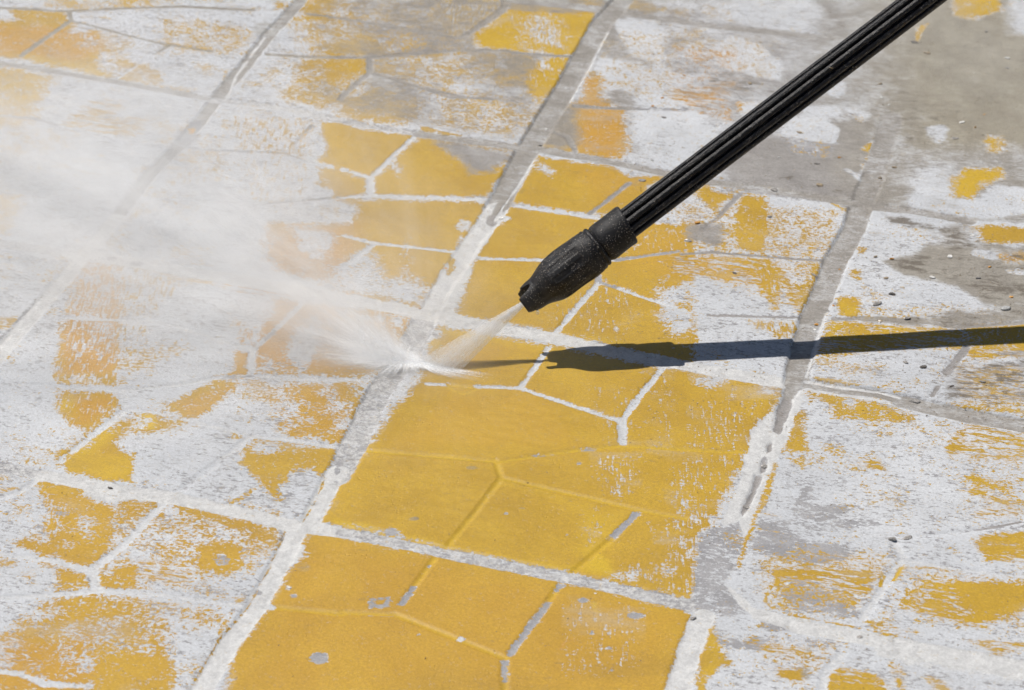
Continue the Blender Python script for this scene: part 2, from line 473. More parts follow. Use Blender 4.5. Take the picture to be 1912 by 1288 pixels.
tw 5 : 1150,652 1070,770 990,878
tw 4 : 470,857 600,862
ty 4 : 590,862 760,880
L 1.5 1 l.8 : 590,880 660,915 700,910 760,880
tw 5 : 750,868 980,878
tw 5 : 985,878 1250,965 1555,1065
tw 5.5 : 1555,1065 1660,920 1785,768
tw 6.5 : 1556,1065 1562,1185
tw 5 : 0,828 225,832
ty 4.2 : 120,1225 400,1250 870,1288
ty 4.2 : 870,1288 1050,1260 1300,1225 1550,1200 1912,1222
P 1.5 d0 g1 b0 : 1035,1252 1190,1240 1180,1258 1040,1272
P 1.5 d0 g1 b0 : 1335,1215 1410,1215 1400,1232 1340,1234
R6
P 30 w.25 c.2 : 0,0 900,0 820,170 0,150
P 8 w.9 : 40,0 240,0 200,70 100,60 40,30
d .92 3 : 300,0 450,0 480,112 340,105 275,40
d .7 : 560,0 600,0 610,60 570,50
dh .65 3 : 0,140 480,145 570,210 650,330 700,470 640,460 560,330 520,440 400,300 350,280 250,300 100,250 0,280
P 10 w.4 o.3 : 0,140 300,150 480,300 400,340 150,260 0,270
dv .7 : 430,200 520,180 560,330 530,440 440,280
d .7 3 : 700,170 800,190 770,300 720,470 665,470 655,350 600,300 700,290
P 12 w.3 g.3 : 100,330 500,340 500,450 200,440
dv .55 3 : 380,500 690,510 670,600 540,600 420,545
d .85 : 0,590 50,560 110,615 60,660 0,665
d .7 : 0,400 60,410 70,435 0,430
P 10 w.35 c.5 : 1000,0 1912,0 1912,480 1000,480
P 6 w0 : 1000,60 1400,90 1140,170 1240,250 1540,330 1700,430 1300,450 980,480 950,300
P 10 w.95 k.28 c.6 : 1380,90 1912,110 1912,400 1720,400 1540,300 1250,250 1140,175 1300,150
P 8 k.6 : 1160,170 1350,160 1320,220 1200,215
P 8 k.5 : 1560,280 1912,300 1912,390 1680,350
P 8 k.5 w.6 : 1380,0 1560,0 1700,80 1580,120 1480,90
P 3 w.1 : 1640,100 1780,130 1740,170 1620,140
P 3 w0 : 1800,215 1912,225 1912,250 1820,240
P 3 w0 g0 : 1780,0 1912,0 1912,20
d .98 3 : 1690,0 1912,20 1912,60 1800,72 1660,60
P 3 w.1 : 1690,0 1912,20 1912,60 1800,72 1660,60
d .7 4 : 1780,120 1912,95 1912,190 1800,180
P 8 o.8 w.3 : 1780,120 1912,95 1912,190 1800,180
d .97 2.5 : 885,365 990,380 1000,400 960,490 890,470 870,425
P 4 l.5 : 885,400 990,430 960,490 890,470
d .8 2 : 940,220 1005,230 970,255 1010,275 960,270
d .9 2 : 990,100 1030,100 1010,125
P 9 w.85 k.3 c.5 : 860,500 1080,480 1230,500 1500,465 1912,395 1912,490 1540,540 1200,520
P 5 k.4 : 1240,470 1380,480 1300,520
d .85 3 : 830,505 1000,510 1300,550 1545,565 1550,600 1300,620 800,605
dh .7 3 : 1000,510 1300,535 1540,560 1400,600 1050,590
P 4 l.4 : 830,505 900,510 860,600 800,605
d .98 2 : 1560,540 1912,500 1912,570 1580,570
P 3 w.1 : 1560,540 1912,500 1912,570 1580,570
dh .72 3 : 760,600 1550,570 1550,650 1200,670 760,700
d .85 4 : 1560,560 1912,560 1912,650 1590,660
dh .7 : 1500,650 1912,640 1912,690 1640,720 1580,690
P 9 w.7 k.4 : 1700,660 1912,680 1912,760 1800,720
P 9 w.45 k.42 : 1490,715 1912,720 1912,1000 1460,960 1420,870
dh .45 3 : 1500,740 1912,760 1912,1000 1560,970
d .45 : 730,680 940,690 860,755 735,745
d .3 : 900,740 1150,740 1100,800 900,800
d .9 1.5 : 740,822 850,830 1025,882 1000,892 800,848
d .95 1.5 : 1450,962 1912,1040 1912,1055 1450,978
d .4 : 1600,940 1912,950 1912,1000 1640,985
# tile left of joint
d 1 2 : 0,770 300,830 560,885 545,950 490,1000 430,1080 360,1285 0,1285
dv .9 5 : 200,860 540,900 430,1080 360,1285 100,1285 60,1000
dv .82 5 : 60,1000 360,1000 300,1285 100,1285
d .15 3 : 60,808 200,810 275,830 160,872 80,862
dh .4 3 : 440,845 550,870 540,930 430,900
P 4 o0 l.3 : 380,880 540,900 500,980 400,940
d .8 3 : 690,895 760,900 980,940 1100,970 1300,1030 1300,1060 1100,1070 940,1050 860,1045 830,970 700,915
P 4 g.6 : 900,1000 1200,1020 1100,1070 950,1050
d .1 : 900,940 990,950 980,990 920,985
d .8 : 1030,1080 1170,1080 1140,1105
d .88 2.5 : 575,1150 640,1000 690,1000 680,1090 720,1240 565,1240
d .6 : 780,1200 900,1205 890,1250 820,1240
d .4 : 690,940 730,950 720,975
dh .5 3 : 1490,1160 1600,1070 1912,1100 1912,1285 1490,1250
dh .75 2 : 1500,1160 1590,1090 1560,1180 1540,1250 1460,1230
tt 4 : 0,132 180,120 480,145 820,170
tt 3.4 : 150,472 500,482 700,486
tt 5 : 850,492 1080,488 1300,500 1540,540 1912,480
tt 6.5 : 1590,655 1540,720 1480,790
tt 4 : 1430,870 1400,920
ty 4.2 : 0,1222 200,1230 360,1235
R7
P 10 g.4 : 0,0 1500,0 1900,0 1650,330 0,30
d 1 2.5 : 390,0 735,0 742,128 640,115 560,110 375,62
P 5 l.4 : 390,0 735,0 742,128 560,110 375,62
d .94 2.5 : 1350,0 1880,0 1810,100 1740,45 1640,60 1580,120 1545,150 1570,222 1500,190 1420,80
d .8 1.5 : 1320,218 1445,145 1430,165 1340,225
d .5 2 : 1220,215 1500,265 1600,320 1400,270
d .8 2 : 110,65 190,75 170,92 130,85
dh .5 : 0,200 110,140 90,180 20,210
d .88 3 : 200,130 255,108 440,150 560,200 650,300 620,480 560,575 430,595 300,545 65,470 120,448 270,460 275,250
dv .55 4 : 260,230 380,250 320,440 250,430
d .1 3 : 440,310 520,330 500,420 455,390
d .6 3 : 620,215 800,225 880,240 780,330 650,385 620,300
P 2 d0 b.9 g0 z.0008 : 455,150 560,170 640,215 725,195 725,225 640,245 540,245 470,200
d .86 3 : 930,240 1100,268 1545,370 1560,460 1500,515 1400,425 1280,385 1090,335 1000,290
d .4 3 : 1100,330 1300,380 1320,470 1120,480
d .93 3 : 1090,480 1300,468 1362,520 1350,605 1280,655 1190,620 1090,610
d .65 : 1060,320 1110,390 1120,470 1080,470 1060,380
d .75 2 : 880,288 930,300 850,358
d .7 2 : 870,390 960,370 930,400 880,400
d .85 3 : 600,600 760,590 795,700 860,722 600,716 550,705 548,615 595,585
d .1 2 : 590,600 620,620 600,680 585,650
d .75 3 : 900,540 970,540 1000,620 940,645
dh .35 3 : 780,560 1100,600 1050,660 900,700 800,650
d .65 3 : 0,540 90,560 100,600 0,612
d .78 3 : 200,560 500,640 512,712 320,735 300,600
d .35 : 100,590 210,620 190,680 120,660
P 8 o.2 : 0,100 1500,300 1400,1285 0,1285
d .8 3 : 290,775 540,745 820,790 850,900 820,950 900,1040 950,1130 950,1285 300,1285 0,1180 0,1040 200,920 320,900
d .3 4 : 340,960 540,880 640,1050 540,1150 400,1200 320,1080
d .97 3 : 540,1150 700,1070 900,1050 945,1130 955,1200 1010,1285 540,1285
dh .5 3 : 0,1050 120,1000 160,1080 60,1160 0,1140
d .25 2.5 : 700,800 800,810 740,880 800,960 680,920
d .35 3 : 640,870 740,900 850,1080 760,1080 620,960
P 8 o.6 : 0,1000 500,1000 500,1285 0,1285
d .75 2 : 1120,870 1170,910 1160,945
d .35 2 : 1090,850 1260,870 1240,960 1130,930
d .85 2 : 1240,900 1330,790 1290,870 1235,970
d .9 2 : 1305,770 1362,765 1340,800
d .9 1.5 : 840,798 1000,800 980,818
d .95 : 0,1180 150,1250 100,1285 0,1285
d 1 3 : 1780,345 1912,150 1912,385
d 1 3 : 1735,400 1912,420 1912,1285 1180,1285 1310,1050 1380,990 1460,860 1500,800 1590,650 1620,605 1700,560 1670,490
P 20 o.35 : 1500,450 1912,500 1912,1285 1300,1285
tw 6 : 910,240 720,450 600,545 530,600
tw 4.6 : 205,110 110,180 0,270
tw 5 : 0,495 300,560 505,625
tw 7 : 515,610 535,722
tw 5 : 540,725 900,752 1335,812
tw 5 : 540,730 300,752 0,792
tw 5 : 0,1150 120,1195 250,1250 500,1262
tf 6 : 1230,0 1100,100 980,195
ty 4.6 : 1510,822 1912,858
tw 5 : 1440,812 1520,825
e d0 g1 b0 : 1235,558,46,30 1780,1105,56,34 1636,760,14,9 330,300,25,9 365,305,18,9 855,1030,12,6
e d0 b1 : 1612,714,12,10
e w.5 c1 d1 : 1690,600,50,30
R8
d 1 : 0,0 1912,0 1912,800 1300,680 500,480 100,380 0,360
d 1 : 0,440 500,520 1300,690 1900,840 1912,880 1790,1285 0,1285
P 20 o.35 : 0,450 1300,700 1900,860 1790,1285 0,1285
P 8 l.4 : 900,120 1100,160 1280,250 1350,400 1330,600 1530,640 1440,520 1560,300 1280,240
P 3 l.75 : 0,335 120,350 330,420 600,470 760,520 1300,610 1280,640 700,530 500,475 0,380
P 4 l.9 : 1380,520 1440,510 1520,640 1340,640
dv .82 3 : 1400,0 1660,0 1650,150 1540,215 1400,130
dv .7 2 : 1510,20 1560,20 1545,210 1520,200
dv .75 5 : 1760,350 1912,350 1912,750 1780,730 1500,655 1620,560 1760,600
dv .85 5 : 1830,150 1912,150 1912,350 1860,330
d .2 3 : 1760,610 1870,600 1860,670 1790,650
d .25 2 : 1500,640 1640,620 1640,675 1560,680
dv .85 3 : 1330,290 1470,260 1400,470 1330,465
dv .9 3 : 1240,760 1700,850 1600,1200 1250,1200
e d0 g1 b0 : 1388,968,16,14 1485,1053,18,10 1500,1180,18,12 1340,785,25,12 1640,870,50,16 1320,20,12,8 1250,417,12,5 1007,215,10,5 910,300,10,4 427,975,12,8
P 1.5 d0 g1 b0 : 135,830 150,770 262,768 262,825 200,835
P 1 d1 : 175,790 230,785 235,800 190,808
P 1.5 d0 g1 b0 : 135,850 285,850 288,872 240,872 150,875
P 2 d0 g1 : 215,395 270,378 320,400 320,425 250,430
d .98 .8 : 1395,800 1410,800 1405,830 1428,855 1400,835
P 1.2 l1 b.3 : 1395,800 1410,800 1405,830 1428,855 1400,835
L 2 1.5 o1 k.25 : 1215,1055 1240,1015 1290,1000
e w.55 c1 : 400,330,30,12 1000,270,25,8 720,45,40,14
ty 4.2 : 850,0 885,100
ty 4.2 : 885,100 740,290 590,475
ty 4.2 : 885,100 1250,185 1640,280 1912,330
tg 5.2 : 1640,298 1500,440
ty 4.2 : 1500,440 1280,630
ty 4.6 : 0,850 290,862
ty 4.2 : 290,862 640,1000 910,1105
ty 4.2 : 515,545 400,705
tg 4.6 : 395,710 330,802
ty 4.2 : 1215,690 1140,800
tg 5.2 : 1145,800 1030,950 935,1082
tg 5.2 : 905,1120 903,1230
ty 4.2 : 905,1105 903,1285
tg 4.4 : 905,1122 903,1228
e d0 g.6 b.8 : 655,1000,24,14
e d0 g1 : 1195,725,14,10 1215,705,26,14 480,590,10,7 455,630,8,5
R9
dv .88 4 : 0,0 340,0 300,130 230,240 180,330 170,500 60,620 70,760 0,790
dv .72 4 : 0,40 120,60 120,600 60,620 0,560
P 6 g.25 : 500,0 1912,0 1912,1100 1000,950 400,850 300,650
P 4 g.85 : 620,270 800,250 920,260 920,300 780,350 650,325
P 4 g.9 : 690,165 720,155 660,260 630,270
P 5 g.9 : 430,330 600,350 560,400 680,440 900,480 1000,540 700,600 400,500
P 4 g.75 : 860,110 930,120 900,160 870,150
P 5 g.8 : 680,360 770,370 900,330 1080,330 1080,360 850,390 700,385
P 5 g.8 : 580,650 900,750 1010,880 650,850 560,750
d .72 : 570,0 700,20 680,45
dh .7 : 950,5 1110,12 1150,80 1050,40
dh .75 3 : 470,640 560,600 840,598 1070,610 1060,740 1000,765 830,700 730,712 600,672 520,682
dh .5 3 : 760,500 1000,530 1080,590 900,580 760,530
d .7 : 640,540 700,540 690,600 650,590
dh .5 : 420,280 560,320 580,330 420,300
dh .5 : 430,380 580,410 430,400
L 2 1 d.85 : 600,680 530,690 480,740 470,790 510,830
L 1.6 1 d.8 : 600,700 545,720 510,770 530,830
L 1.6 1 d.8 : 600,720 560,740 545,790 570,840
L 1.6 1 d.7 : 590,760 575,790 590,830
d .9 2 : 1560,88 1650,92 1860,180 1860,195 1720,165
dh .75 : 1550,170 1650,158 1840,230 1870,320 1790,250
dh .4 : 1700,250 1850,260 1800,330 1600,330
dh .9 3 : 1630,440 1700,410 1912,380 1912,590 1700,560
dh .85 : 1250,600 1400,600 1700,640 1912,640 1912,690 1600,640 1400,610
dh .78 4 : 1250,690 1600,665 1850,690 1912,740 1850,860 1700,945 1400,880 1150,850 1300,830 1370,760
d 1 4 : 1560,720 1800,680 1912,720 1900,830 1700,870 1580,820
d .8 : 1030,900 1150,895 1130,960 1290,1005 1100,980
dh .7 : 1190,940 1330,960 1320,975 1200,955
dh .5 : 1570,1000 1912,1040 1880,1060 1760,1110 1690,1050
d .95 2 : 180,898 195,1000 240,1070 290,1145 210,1160 130,1240 50,1285 100,1080
P 4 l.4 : 180,898 195,1000 240,1070 200,1160 50,1285
dh .6 : 380,1030 720,1045 640,1110 500,1090
dh .85 : 500,1150 690,1165 670,1245 560,1215
dh .5 : 740,1070 850,1080 840,1100 760,1100
dh .92 : 790,1250 860,1165 1060,1190 1140,1245 1090,1285 780,1285
dh .5 : 1140,1120 1250,1190 1240,1285 1180,1240
dh .9 : 1380,1218 1490,1250 1480,1285 1420,1265
P 5 w.6 c1 : 690,1040 730,1040 715,1225 660,1200
P 6 w.5 c.5 : 900,1110 1050,1095 1085,1170 900,1165
P 6 w.5 : 470,1080 560,1090 530,1170 480,1150
P 5 g.8 : 200,1000 450,1020 430,1060 250,1060
tw 6 : 1235,560 1120,720 1010,890
ty 2 : 1232,598 1185,670
ty 1.6 : 1135,645 1105,705
tw 6 : 1195,470 1240,545
tw 4 : 1250,560 1500,600 1912,705
tf 4 : 950,405 1300,430 1560,400 1900,340
tt 3 : 1650,390 1890,345
tw 4 : 1890,190 1912,250
tw 6 : 890,1095 800,1190 740,1285
R0
RT
P 120 t.8 : 0,0 1912,0 1912,500 1300,500 0,800
d .35 10 : 180,0 640,0 620,20 300,40
d .5 8 : 1090,60 1330,90 1420,200 1240,200 1120,140
d .9 5 : 1230,160 1400,150 1430,205 1240,205
d .6 8 : 1120,240 1360,215 1370,280 1280,340 1150,350 1060,380
d .95 5 : 1180,228 1365,217 1360,270 1250,300
d .75 8 : 1300,380 1380,300 1560,380 1540,450 1380,450 1290,410
d .55 10 : 1390,210 1480,230 1500,285 1400,262
dv .6 6 : 1600,0 1912,0 1912,50 1860,80 1740,130 1680,100 1640,60
d .4 8 : 720,180 880,90 930,130 900,200 760,190
d .4 8 : 520,240 600,290 570,310 480,300
dv .33 6 : 890,440 1180,440 1160,600 900,560
dh .4 6 : 620,540 760,600 640,640
d .45 8 : 280,120 400,140 410,200 330,190
tt 4 : 1000,202 1200,212 1400,212 1600,190 1900,188
tt 4 : 1150,50 1300,70 1500,110 1720,138
tt 4.5 : 1375,215 1380,268
tt 4.5 : 1378,268 1270,370
tt 3.6 : 1390,272 1550,320 1680,362 1820,365
tt 5 : 1730,140 1890,20
RU
P 120 t.8 : 0,0 1912,0 1912,560 1300,640 500,560 0,480
d .4 8 : 560,130 700,110 760,230 600,230
d .35 8 : 700,180 840,180 820,230 720,230
dh .55 6 : 560,340 850,290 860,330 720,390 600,370
d .35 : 730,420 850,390 860,420 760,450
d .85 4 : 425,20 470,0 560,30 500,60
P 8 w.3 : 440,70 560,60 560,230 460,200
P 8 w.3 : 330,220 500,240 700,290 560,335 330,325
P 8 w.32 : 470,340 600,320 720,470 560,600 460,520
P 10 w.35 : 780,140 860,160 1000,230 980,290 840,260
P 10 w.4 : 1500,620 1640,620 1700,760 1840,760 1900,800 1500,790
P 10 k.3 : 1480,740 1700,820 1640,840
RA
dv .82 4 : 225,0 440,0 430,110 215,110
dv .55 3 : 270,0 420,0 420,60 280,60
R0
RA
P 30 g.14 : 0,0 900,0 800,500 0,560
M .42 : 190,500 620,600 600,700 420,800 330,830 40,740 180,700
M .45 : 640,590 1030,680 1040,760 900,860 700,900 420,900 380,830 520,800 640,680
M .55 : 200,950 560,950 640,1100 640,1270 150,1270 0,1150 60,1050
M .4 : 570,960 860,980 760,1060 640,1010
M .45 : 890,130 1380,150 1290,360 1040,330 1090,240 900,190
M .3 : 600,210 720,260 700,320 420,330 500,260
M .35 : 240,0 700,0 640,60 440,140 240,140
RB
M .33 : 1000,400 1400,420 1380,480 1100,450
M .42 : 930,760 1400,780 1380,900 1300,1000 1000,1000 940,930
M .48 : 1480,850 1912,860 1912,1060 1700,1060 1400,1000
M .4 : 1600,300 1912,300 1912,480 1620,420
M .42 : 1650,480 1912,500 1912,640 1700,560
M .4 : 900,1100 1200,1120 1200,1200 1000,1250 940,1180
RT
M .45 : 1150,0 1912,0 1912,300 1500,330 1380,220 1150,220
M .38 : 600,60 900,100 880,200 600,200
M .3 : 0,480 300,500 280,560 0,600
M .4 : 560,440 700,480 620,560
RU
M .2 : 400,120 1000,140 960,300 600,400 340,320
P 12 k.3 : 560,230 1000,300 1100,380 700,330
P 14 k.26 : 1000,640 1320,700 1240,770 1000,730
P 14 k.22 : 1400,300 1700,420 1600,600 1380,520
P 9 w.3 : 1000,500 1200,540 1180,600 1040,580
P 9 w.3 : 640,520 800,430 820,500 700,640
M .38 : 600,760 1240,780 1180,1180 600,1000
M .25 : 1240,1130 1912,1160 1912,1250 1240,1240
R0
P 40 s.35 : 500,560 700,640 900,700 700,800 450,720
# joints
jt 13 1.6 : 585,-30 558,5 528,38 500,66 460,118 415,170 385,210 350,255 310,295 280,325 240,378 215,410
jw 13 .8 : 218,405 185,445 151,482
jw 14.5 1.2 : 151,482 100,542 0,658 -40,705
jt 12 1.2 : 955,-2 1030,8 1108,17 1175,26 1280,40 1400,55 1550,70
jt 21 2.6 : 1175,-20 1162,0 1122,44 1058,160 991,268 941,361 925,390
jw 19 1.2 : 930,385 898,432 848,504 807,577 797,592
jm 20 1.5 : 795,592 760,658 707,731 653,845 630,890
jw 15 1.2 : 632,878 615,905 597,940 582,972
jw 15 1.2 : 558,985 552,992 519,1059 479,1132 428,1202 380,1280 350,1330
jt 9 1.2 : -10,112 0,114 234,154 395,184 502,196
jm 9 1.6 : 400,184 502,196 640,224 784,249
jt 12 1.6 : 784,249 968,274 1025,281 1142,301 1209,316 1322,337 1450,354 1560,372 1625,385 1700,392 1810,411
jm 12 .9 : 0,455 134,472
jw 16 .9 : 134,472 234,487 402,514 640,556 787,583
jw 15 .9 : 787,583 924,611 1042,631 1175,661 1272,681 1380,700 1459,714
jt 13 2.6 : 1480,712 1506,714 1573,726 1640,733 1690,746
jt 20 2.6 : 1690,748 1774,768 1912,792 1950,800
jt 20 .5 : 1665,220 1640,300 1618,362
jt 20 1.4 : 1630,330 1612,375 1605,395
jt 20 2.6 : 1606,390 1593,430 1563,480 1540,540 1520,581 1500,648 1486,714
RB
P 1.6 d0 b.85 w0 g.2 z-.0003 : 1000,195 1095,165 1080,230 1045,310 1010,390 985,440 965,500 940,560 925,620 880,700 820,860 800,895 830,800 870,740 850,690 790,690 780,660 810,600 830,560 850,500 870,440 858,430 880,390 890,320 940,270 985,240
P 3 d0 g.72 b.12 w.12 : 700,700 850,655 868,740 800,890 850,960 920,1010 780,1000 660,960 680,900 690,800
P 1.2 w.75 g1 b0 d0 z-.002 k.15 : 1012,190 1045,195 1050,215 1025,280 1000,330 975,318 985,250
P 1 w.75 g1 b0 d0 z-.002 k.1 : 950,372 975,355 972,392 952,400
P 1 w.6 g1 b0 d0 z-.0016 : 930,420 955,430 950,470 925,480
P 1 w.7 g1 b0 d0 z-.002 : 905,480 935,490 905,560 885,600 860,640 855,620 890,550
R0
jt 12 1.9 : 1486,710 1474,736
jm 12 .9 : 0,870 84,886
jw 14 .9 : 84,886 201,912 328,931 435,953 549,981 640,993
jm 13 1.3 : 640,993 740,1011 800,1023 841,1033 941,1053 1075,1080 1176,1102 1280,1127 1330,1138
jw 15 .8 : 1490,1168 1560,1180 1674,1203
RB
P 1.5 d0 b.9 g.2 w0 : 800,895 850,930 900,980 1000,1005 1110,1025 1110,1075 1000,1050 900,1022 860,985 825,940
P 3 d0 g.7 b.12 : 690,905 780,900 840,965 870,1000 780,1008 700,1000
R0
jw 20 1.2 : 1674,1206 1808,1231 1912,1251 1960,1262
jw 16 1.0 : 1315,1150 1304,1168 1285,1225 1265,1288 1250,1330
P 8 s.55 w.3 c.6 b.8 : 1640,1208 1700,1215 1912,1255 1912,1278 1700,1240 1640,1222
P 4 g.9 d0 w.1 : 1425,1160 1490,1165 1500,1175 1440,1172
# ragged plaster along joints
P 2 d0 b.95 z.0004 : 918,432 905,455 888,486 878,512 866,545 848,575 852,587 893,597 880,606 850,610 812,600 830,560
P 2 d0 b.9 z.0006 : 940,404 952,406 944,414 932,412
P 1.5 d.9 b.2 : 836,484 848,480 850,500 836,510
P 1.5 d.2 b.5 g0 : 850,422 862,410 878,414 876,430 858,434
P 2.5 w.9 b0 g.8 d0 : 908,412 922,385 940,362 962,366 950,388 934,396 926,412 918,424 912,420
P 1.5 d0 b1 : 540,1010 568,1018 566,1036 555,1045 530,1070 535,1040
P 1.5 d.9 b0 w0 l.5 : 802,640 812,632 824,640 822,650 806,655
e g1 b0 w.1 : 210,481,12,5 256,492,13,5
e g.9 b.2 : 134,505,5,3 629,878,8,8 628,898,6,5 632,864,8,6 484,1105,8,5 784,627,8,5 813,550,4,3 768,664,5,4 1605,1188,7,4 1428,860,7,10
L 1.6 .8 g1 b0 d0 w.3 k.2 : 0,632 40,590 82,548
L 1.2 .6 d.85 b0 k.3 : 606,893 590,930 566,972
L 1.1 .6 d.8 w.3 b0 k.4 : 532,992 502,1059 463,1132 407,1196 361,1278
L 1.6 .8 d.95 b0 g0 l.3 : 640,983 690,990 750,1005 841,1021 1010,1053 1075,1067
L 4 1.5 d.8 b0 : 1448,868 1436,905 1426,935 1416,955
L 3 1.5 d.75 b0 : 1412,960 1404,985 1392,1010 1380,1060
L 1.2 .6 d.9 b0 : 1460,1143 1500,1152 1600,1172 1700,1192
L 1 .6 d.8 b0 w0 : 205,494 300,508 420,530 560,556
L 2.2 1 b.9 d0 w0 g0 : 1505,708 1573,720 1640,728 1680,738
L 2.2 1 b.9 d0 w0 g0 : 1500,724 1560,738 1630,746 1700,762 1800,785 1900,806
L 2 1 b.9 w0 d0 : 1540,590 1520,650 1506,700
L 2 1 b.9 w0 : 500,60 440,140 425,182
L 2 1 b.9 w0 : 425,196 520,206 600,216 640,222
L 2 1 b.9 w0 : 1135,60 1100,130 1065,190
L 2 1 b.8 w0 : 998,295 970,340 945,375 925,410
P 2 w.5 d0 b.2 c.8 : 470,45 500,40 525,55 500,68 480,66
P 3 d0 g.9 b.1 w.2 : 330,240 375,220 372,260 345,275 325,262
P 1.5 d1 o1 : 352,238 366,236 362,246 354,246
P 5 w.15 b.6 : 440,184 640,215 560,212
"""
def run_sheet(txt):
    org, zs = (0, 0), 1.0
    for ln in txt.strip().split('\n'):
        ln = ln.split('#')[0].strip()
        if not ln: continue
        if ln[0] == 'R':
            if ln[1] == '0': org, zs = (0, 0), 1.0
            elif ln[1] == 'A': org, zs = (0, 644), 2.0
            elif ln[1] == 'T': org, zs = (0, 0), 2.0
            elif ln[1] == 'U': org, zs = (956, 0), 2.0
            elif ln[1] == 'B': org, zs = (956, 644), 2.0
            else: org, zs = ORG[ln[1]], 2.9875
            continue
        head, pts = ln.split(':')
        h = head.split(); op = h[0]
        P = [tuple(float(c) for c in q.split(',')) for q in pts.split()]
        if op == 'e':                        # ellipse spots: keyval then x,y,rx,ry
            for (x, y, rx, ry) in P:
                pp = np.array([gnd(org[0] + (x + rx * math.cos(a)) / zs, org[1] + (y + ry * math.sin(a)) / zs)[:2] for a in np.linspace(0, 2 * math.pi, 14)[:-1]])
                put(poly_mask(pp, .9 * MM, 1.2 * MM), **{kv[0]: float(kv[1:]) for kv in h[1:]})
            continue
        if zs > 2.5: P = [(x - 300 * (x <= 2 and org[0] == 0) + 400 * (x >= 1905 and org[0] == 1272), y - 400 * (y <= 2 and org[1] == 0) + 400 * (y >= 1280 and org[1] == 858)) for x, y in P]
        if zs > 2.5 and op[0] in 'dP': P = [(x - 45 * (x <= 2) + 45 * (x >= 1908), y - 30 * (y <= 2) + 30 * (y >= 1280)) for x, y in P]
        G = np.array([gnd(org[0] + q[0] / zs, org[1] + q[1] / zs)[:2] for q in P])
        if op[0] == 't': thin(G, op[1], *(float(v) for v in h[1:]))
        elif op[0] == 'j': joint(G, op[1], *(float(v) for v in h[1:]))
        elif op == 'L':                      # line brush: width, feather, key values
            put(line_mask(G, float(h[1]) * MM, float(h[2]) * MM, float(h[2]) * MM), **{kv[0]: float(kv[1:]) for kv in h[3:]})
        elif op == 'M':                      # raise paint density to at least a value
            m_ = poly_mask(G, 9 * MM, 6 * MM)
            if m_: F_ = FLD['d'][m_[0], m_[1]]; ok = (FLD['b'][m_[0], m_[1]] < .3); F_[:] = np.where(ok, np.maximum(F_, float(h[1]) * m_[2]), F_)
        elif op == 'P':                      # polygon: feather, key values
            put(poly_mask(G, float(h[1]) * MM, min(float(h[1]), 6) * MM), **{kv[0]: float(kv[1:]) for kv in h[2:]})
        else:                                # d / dv / dh value feather
            val, f = float(h[1]) * (.93 if op != 'd' and float(h[1]) > .3 else 1), float(h[2]) if len(h) > 2 else 3.0
            put(poly_mask(G, f * 1.5 * MM, min(f, 5) * .8 * MM), d=val, v=1.0 if 'v' in op else 0.0, h=1.0 if 'h' in op else 0.0)
run_sheet(DATA)
D_ = FLD['d']
D_[:] = np.where((D_ > .03) & (D_ < .975), .04 + .88 * D_, D_)
spk = np.clip(vnoise(.045, 31) * .7 + vnoise(.015, 32) * .35 - .06, 0, .26)
D_[:] = np.where((D_ < .03) & (FLD['b'] < .2) & (FLD['w'] < .5) & (FLD['z'] > -.0002), spk, D_)
micro = vnoise(.006, 21) * .00022 + vnoise(.05, 22) * .0008
FLD['z'] += micro
FLD['z'] += (vnoise(.003, 23) * .00025 + vnoise(.012, 24) * .0007) * np.clip(FLD['b'] + FLD['k'] * .5, 0, 1)
fade = np.clip((np.abs(GX - .3)[None, :] - 2.4) / .3, 0, 1) + np.clip((np.abs(GY + .5)[:, None] - 2.2) / .3, 0, 1)
FLD['z'] *= (1 - np.clip(fade, 0, 1))

def build_ground():
    me = bpy.data.meshes.new('ground')
    X, Y = np.meshgrid(GX, GY)
    co = np.stack([X, Y, FLD['z']], -1).astype(np.float32).reshape(-1)
    me.vertices.add(NX * NY); me.vertices.foreach_set('co', co)
    idx = np.arange(NX * NY, dtype=np.int32).reshape(NY, NX)
    q = np.stack([idx[:-1, :-1], idx[:-1, 1:], idx[1:, 1:], idx[1:, :-1]], -1).reshape(-1)
    nf = (NX - 1) * (NY - 1)
    me.loops.add(nf * 4); me.loops.foreach_set('vertex_index', q)
    me.polygons.add(nf); me.polygons.foreach_set('loop_start', np.arange(0, nf * 4, 4, dtype=np.int32))
    me.polygons.foreach_set('use_smooth', np.ones(nf, bool))
    me.update()
    for nm, ks in (('paint', 'dvh'), ('base', 'gwk'), ('extra', 'bol'), ('more', 'stc')):
        at = me.attributes.new(nm, 'FLOAT_VECTOR', 'POINT')
        at.data.foreach_set('vector', np.stack([FLD[k] for k in ks], -1).astype(np.float32).reshape(-1))
    o = bpy.data.objects.new('ground', me); C.objects.link(o)
    tag(o, 'worn yellow painted concrete paving with white mortar joints', None, None, 'structure')
    return o
ground = build_ground()

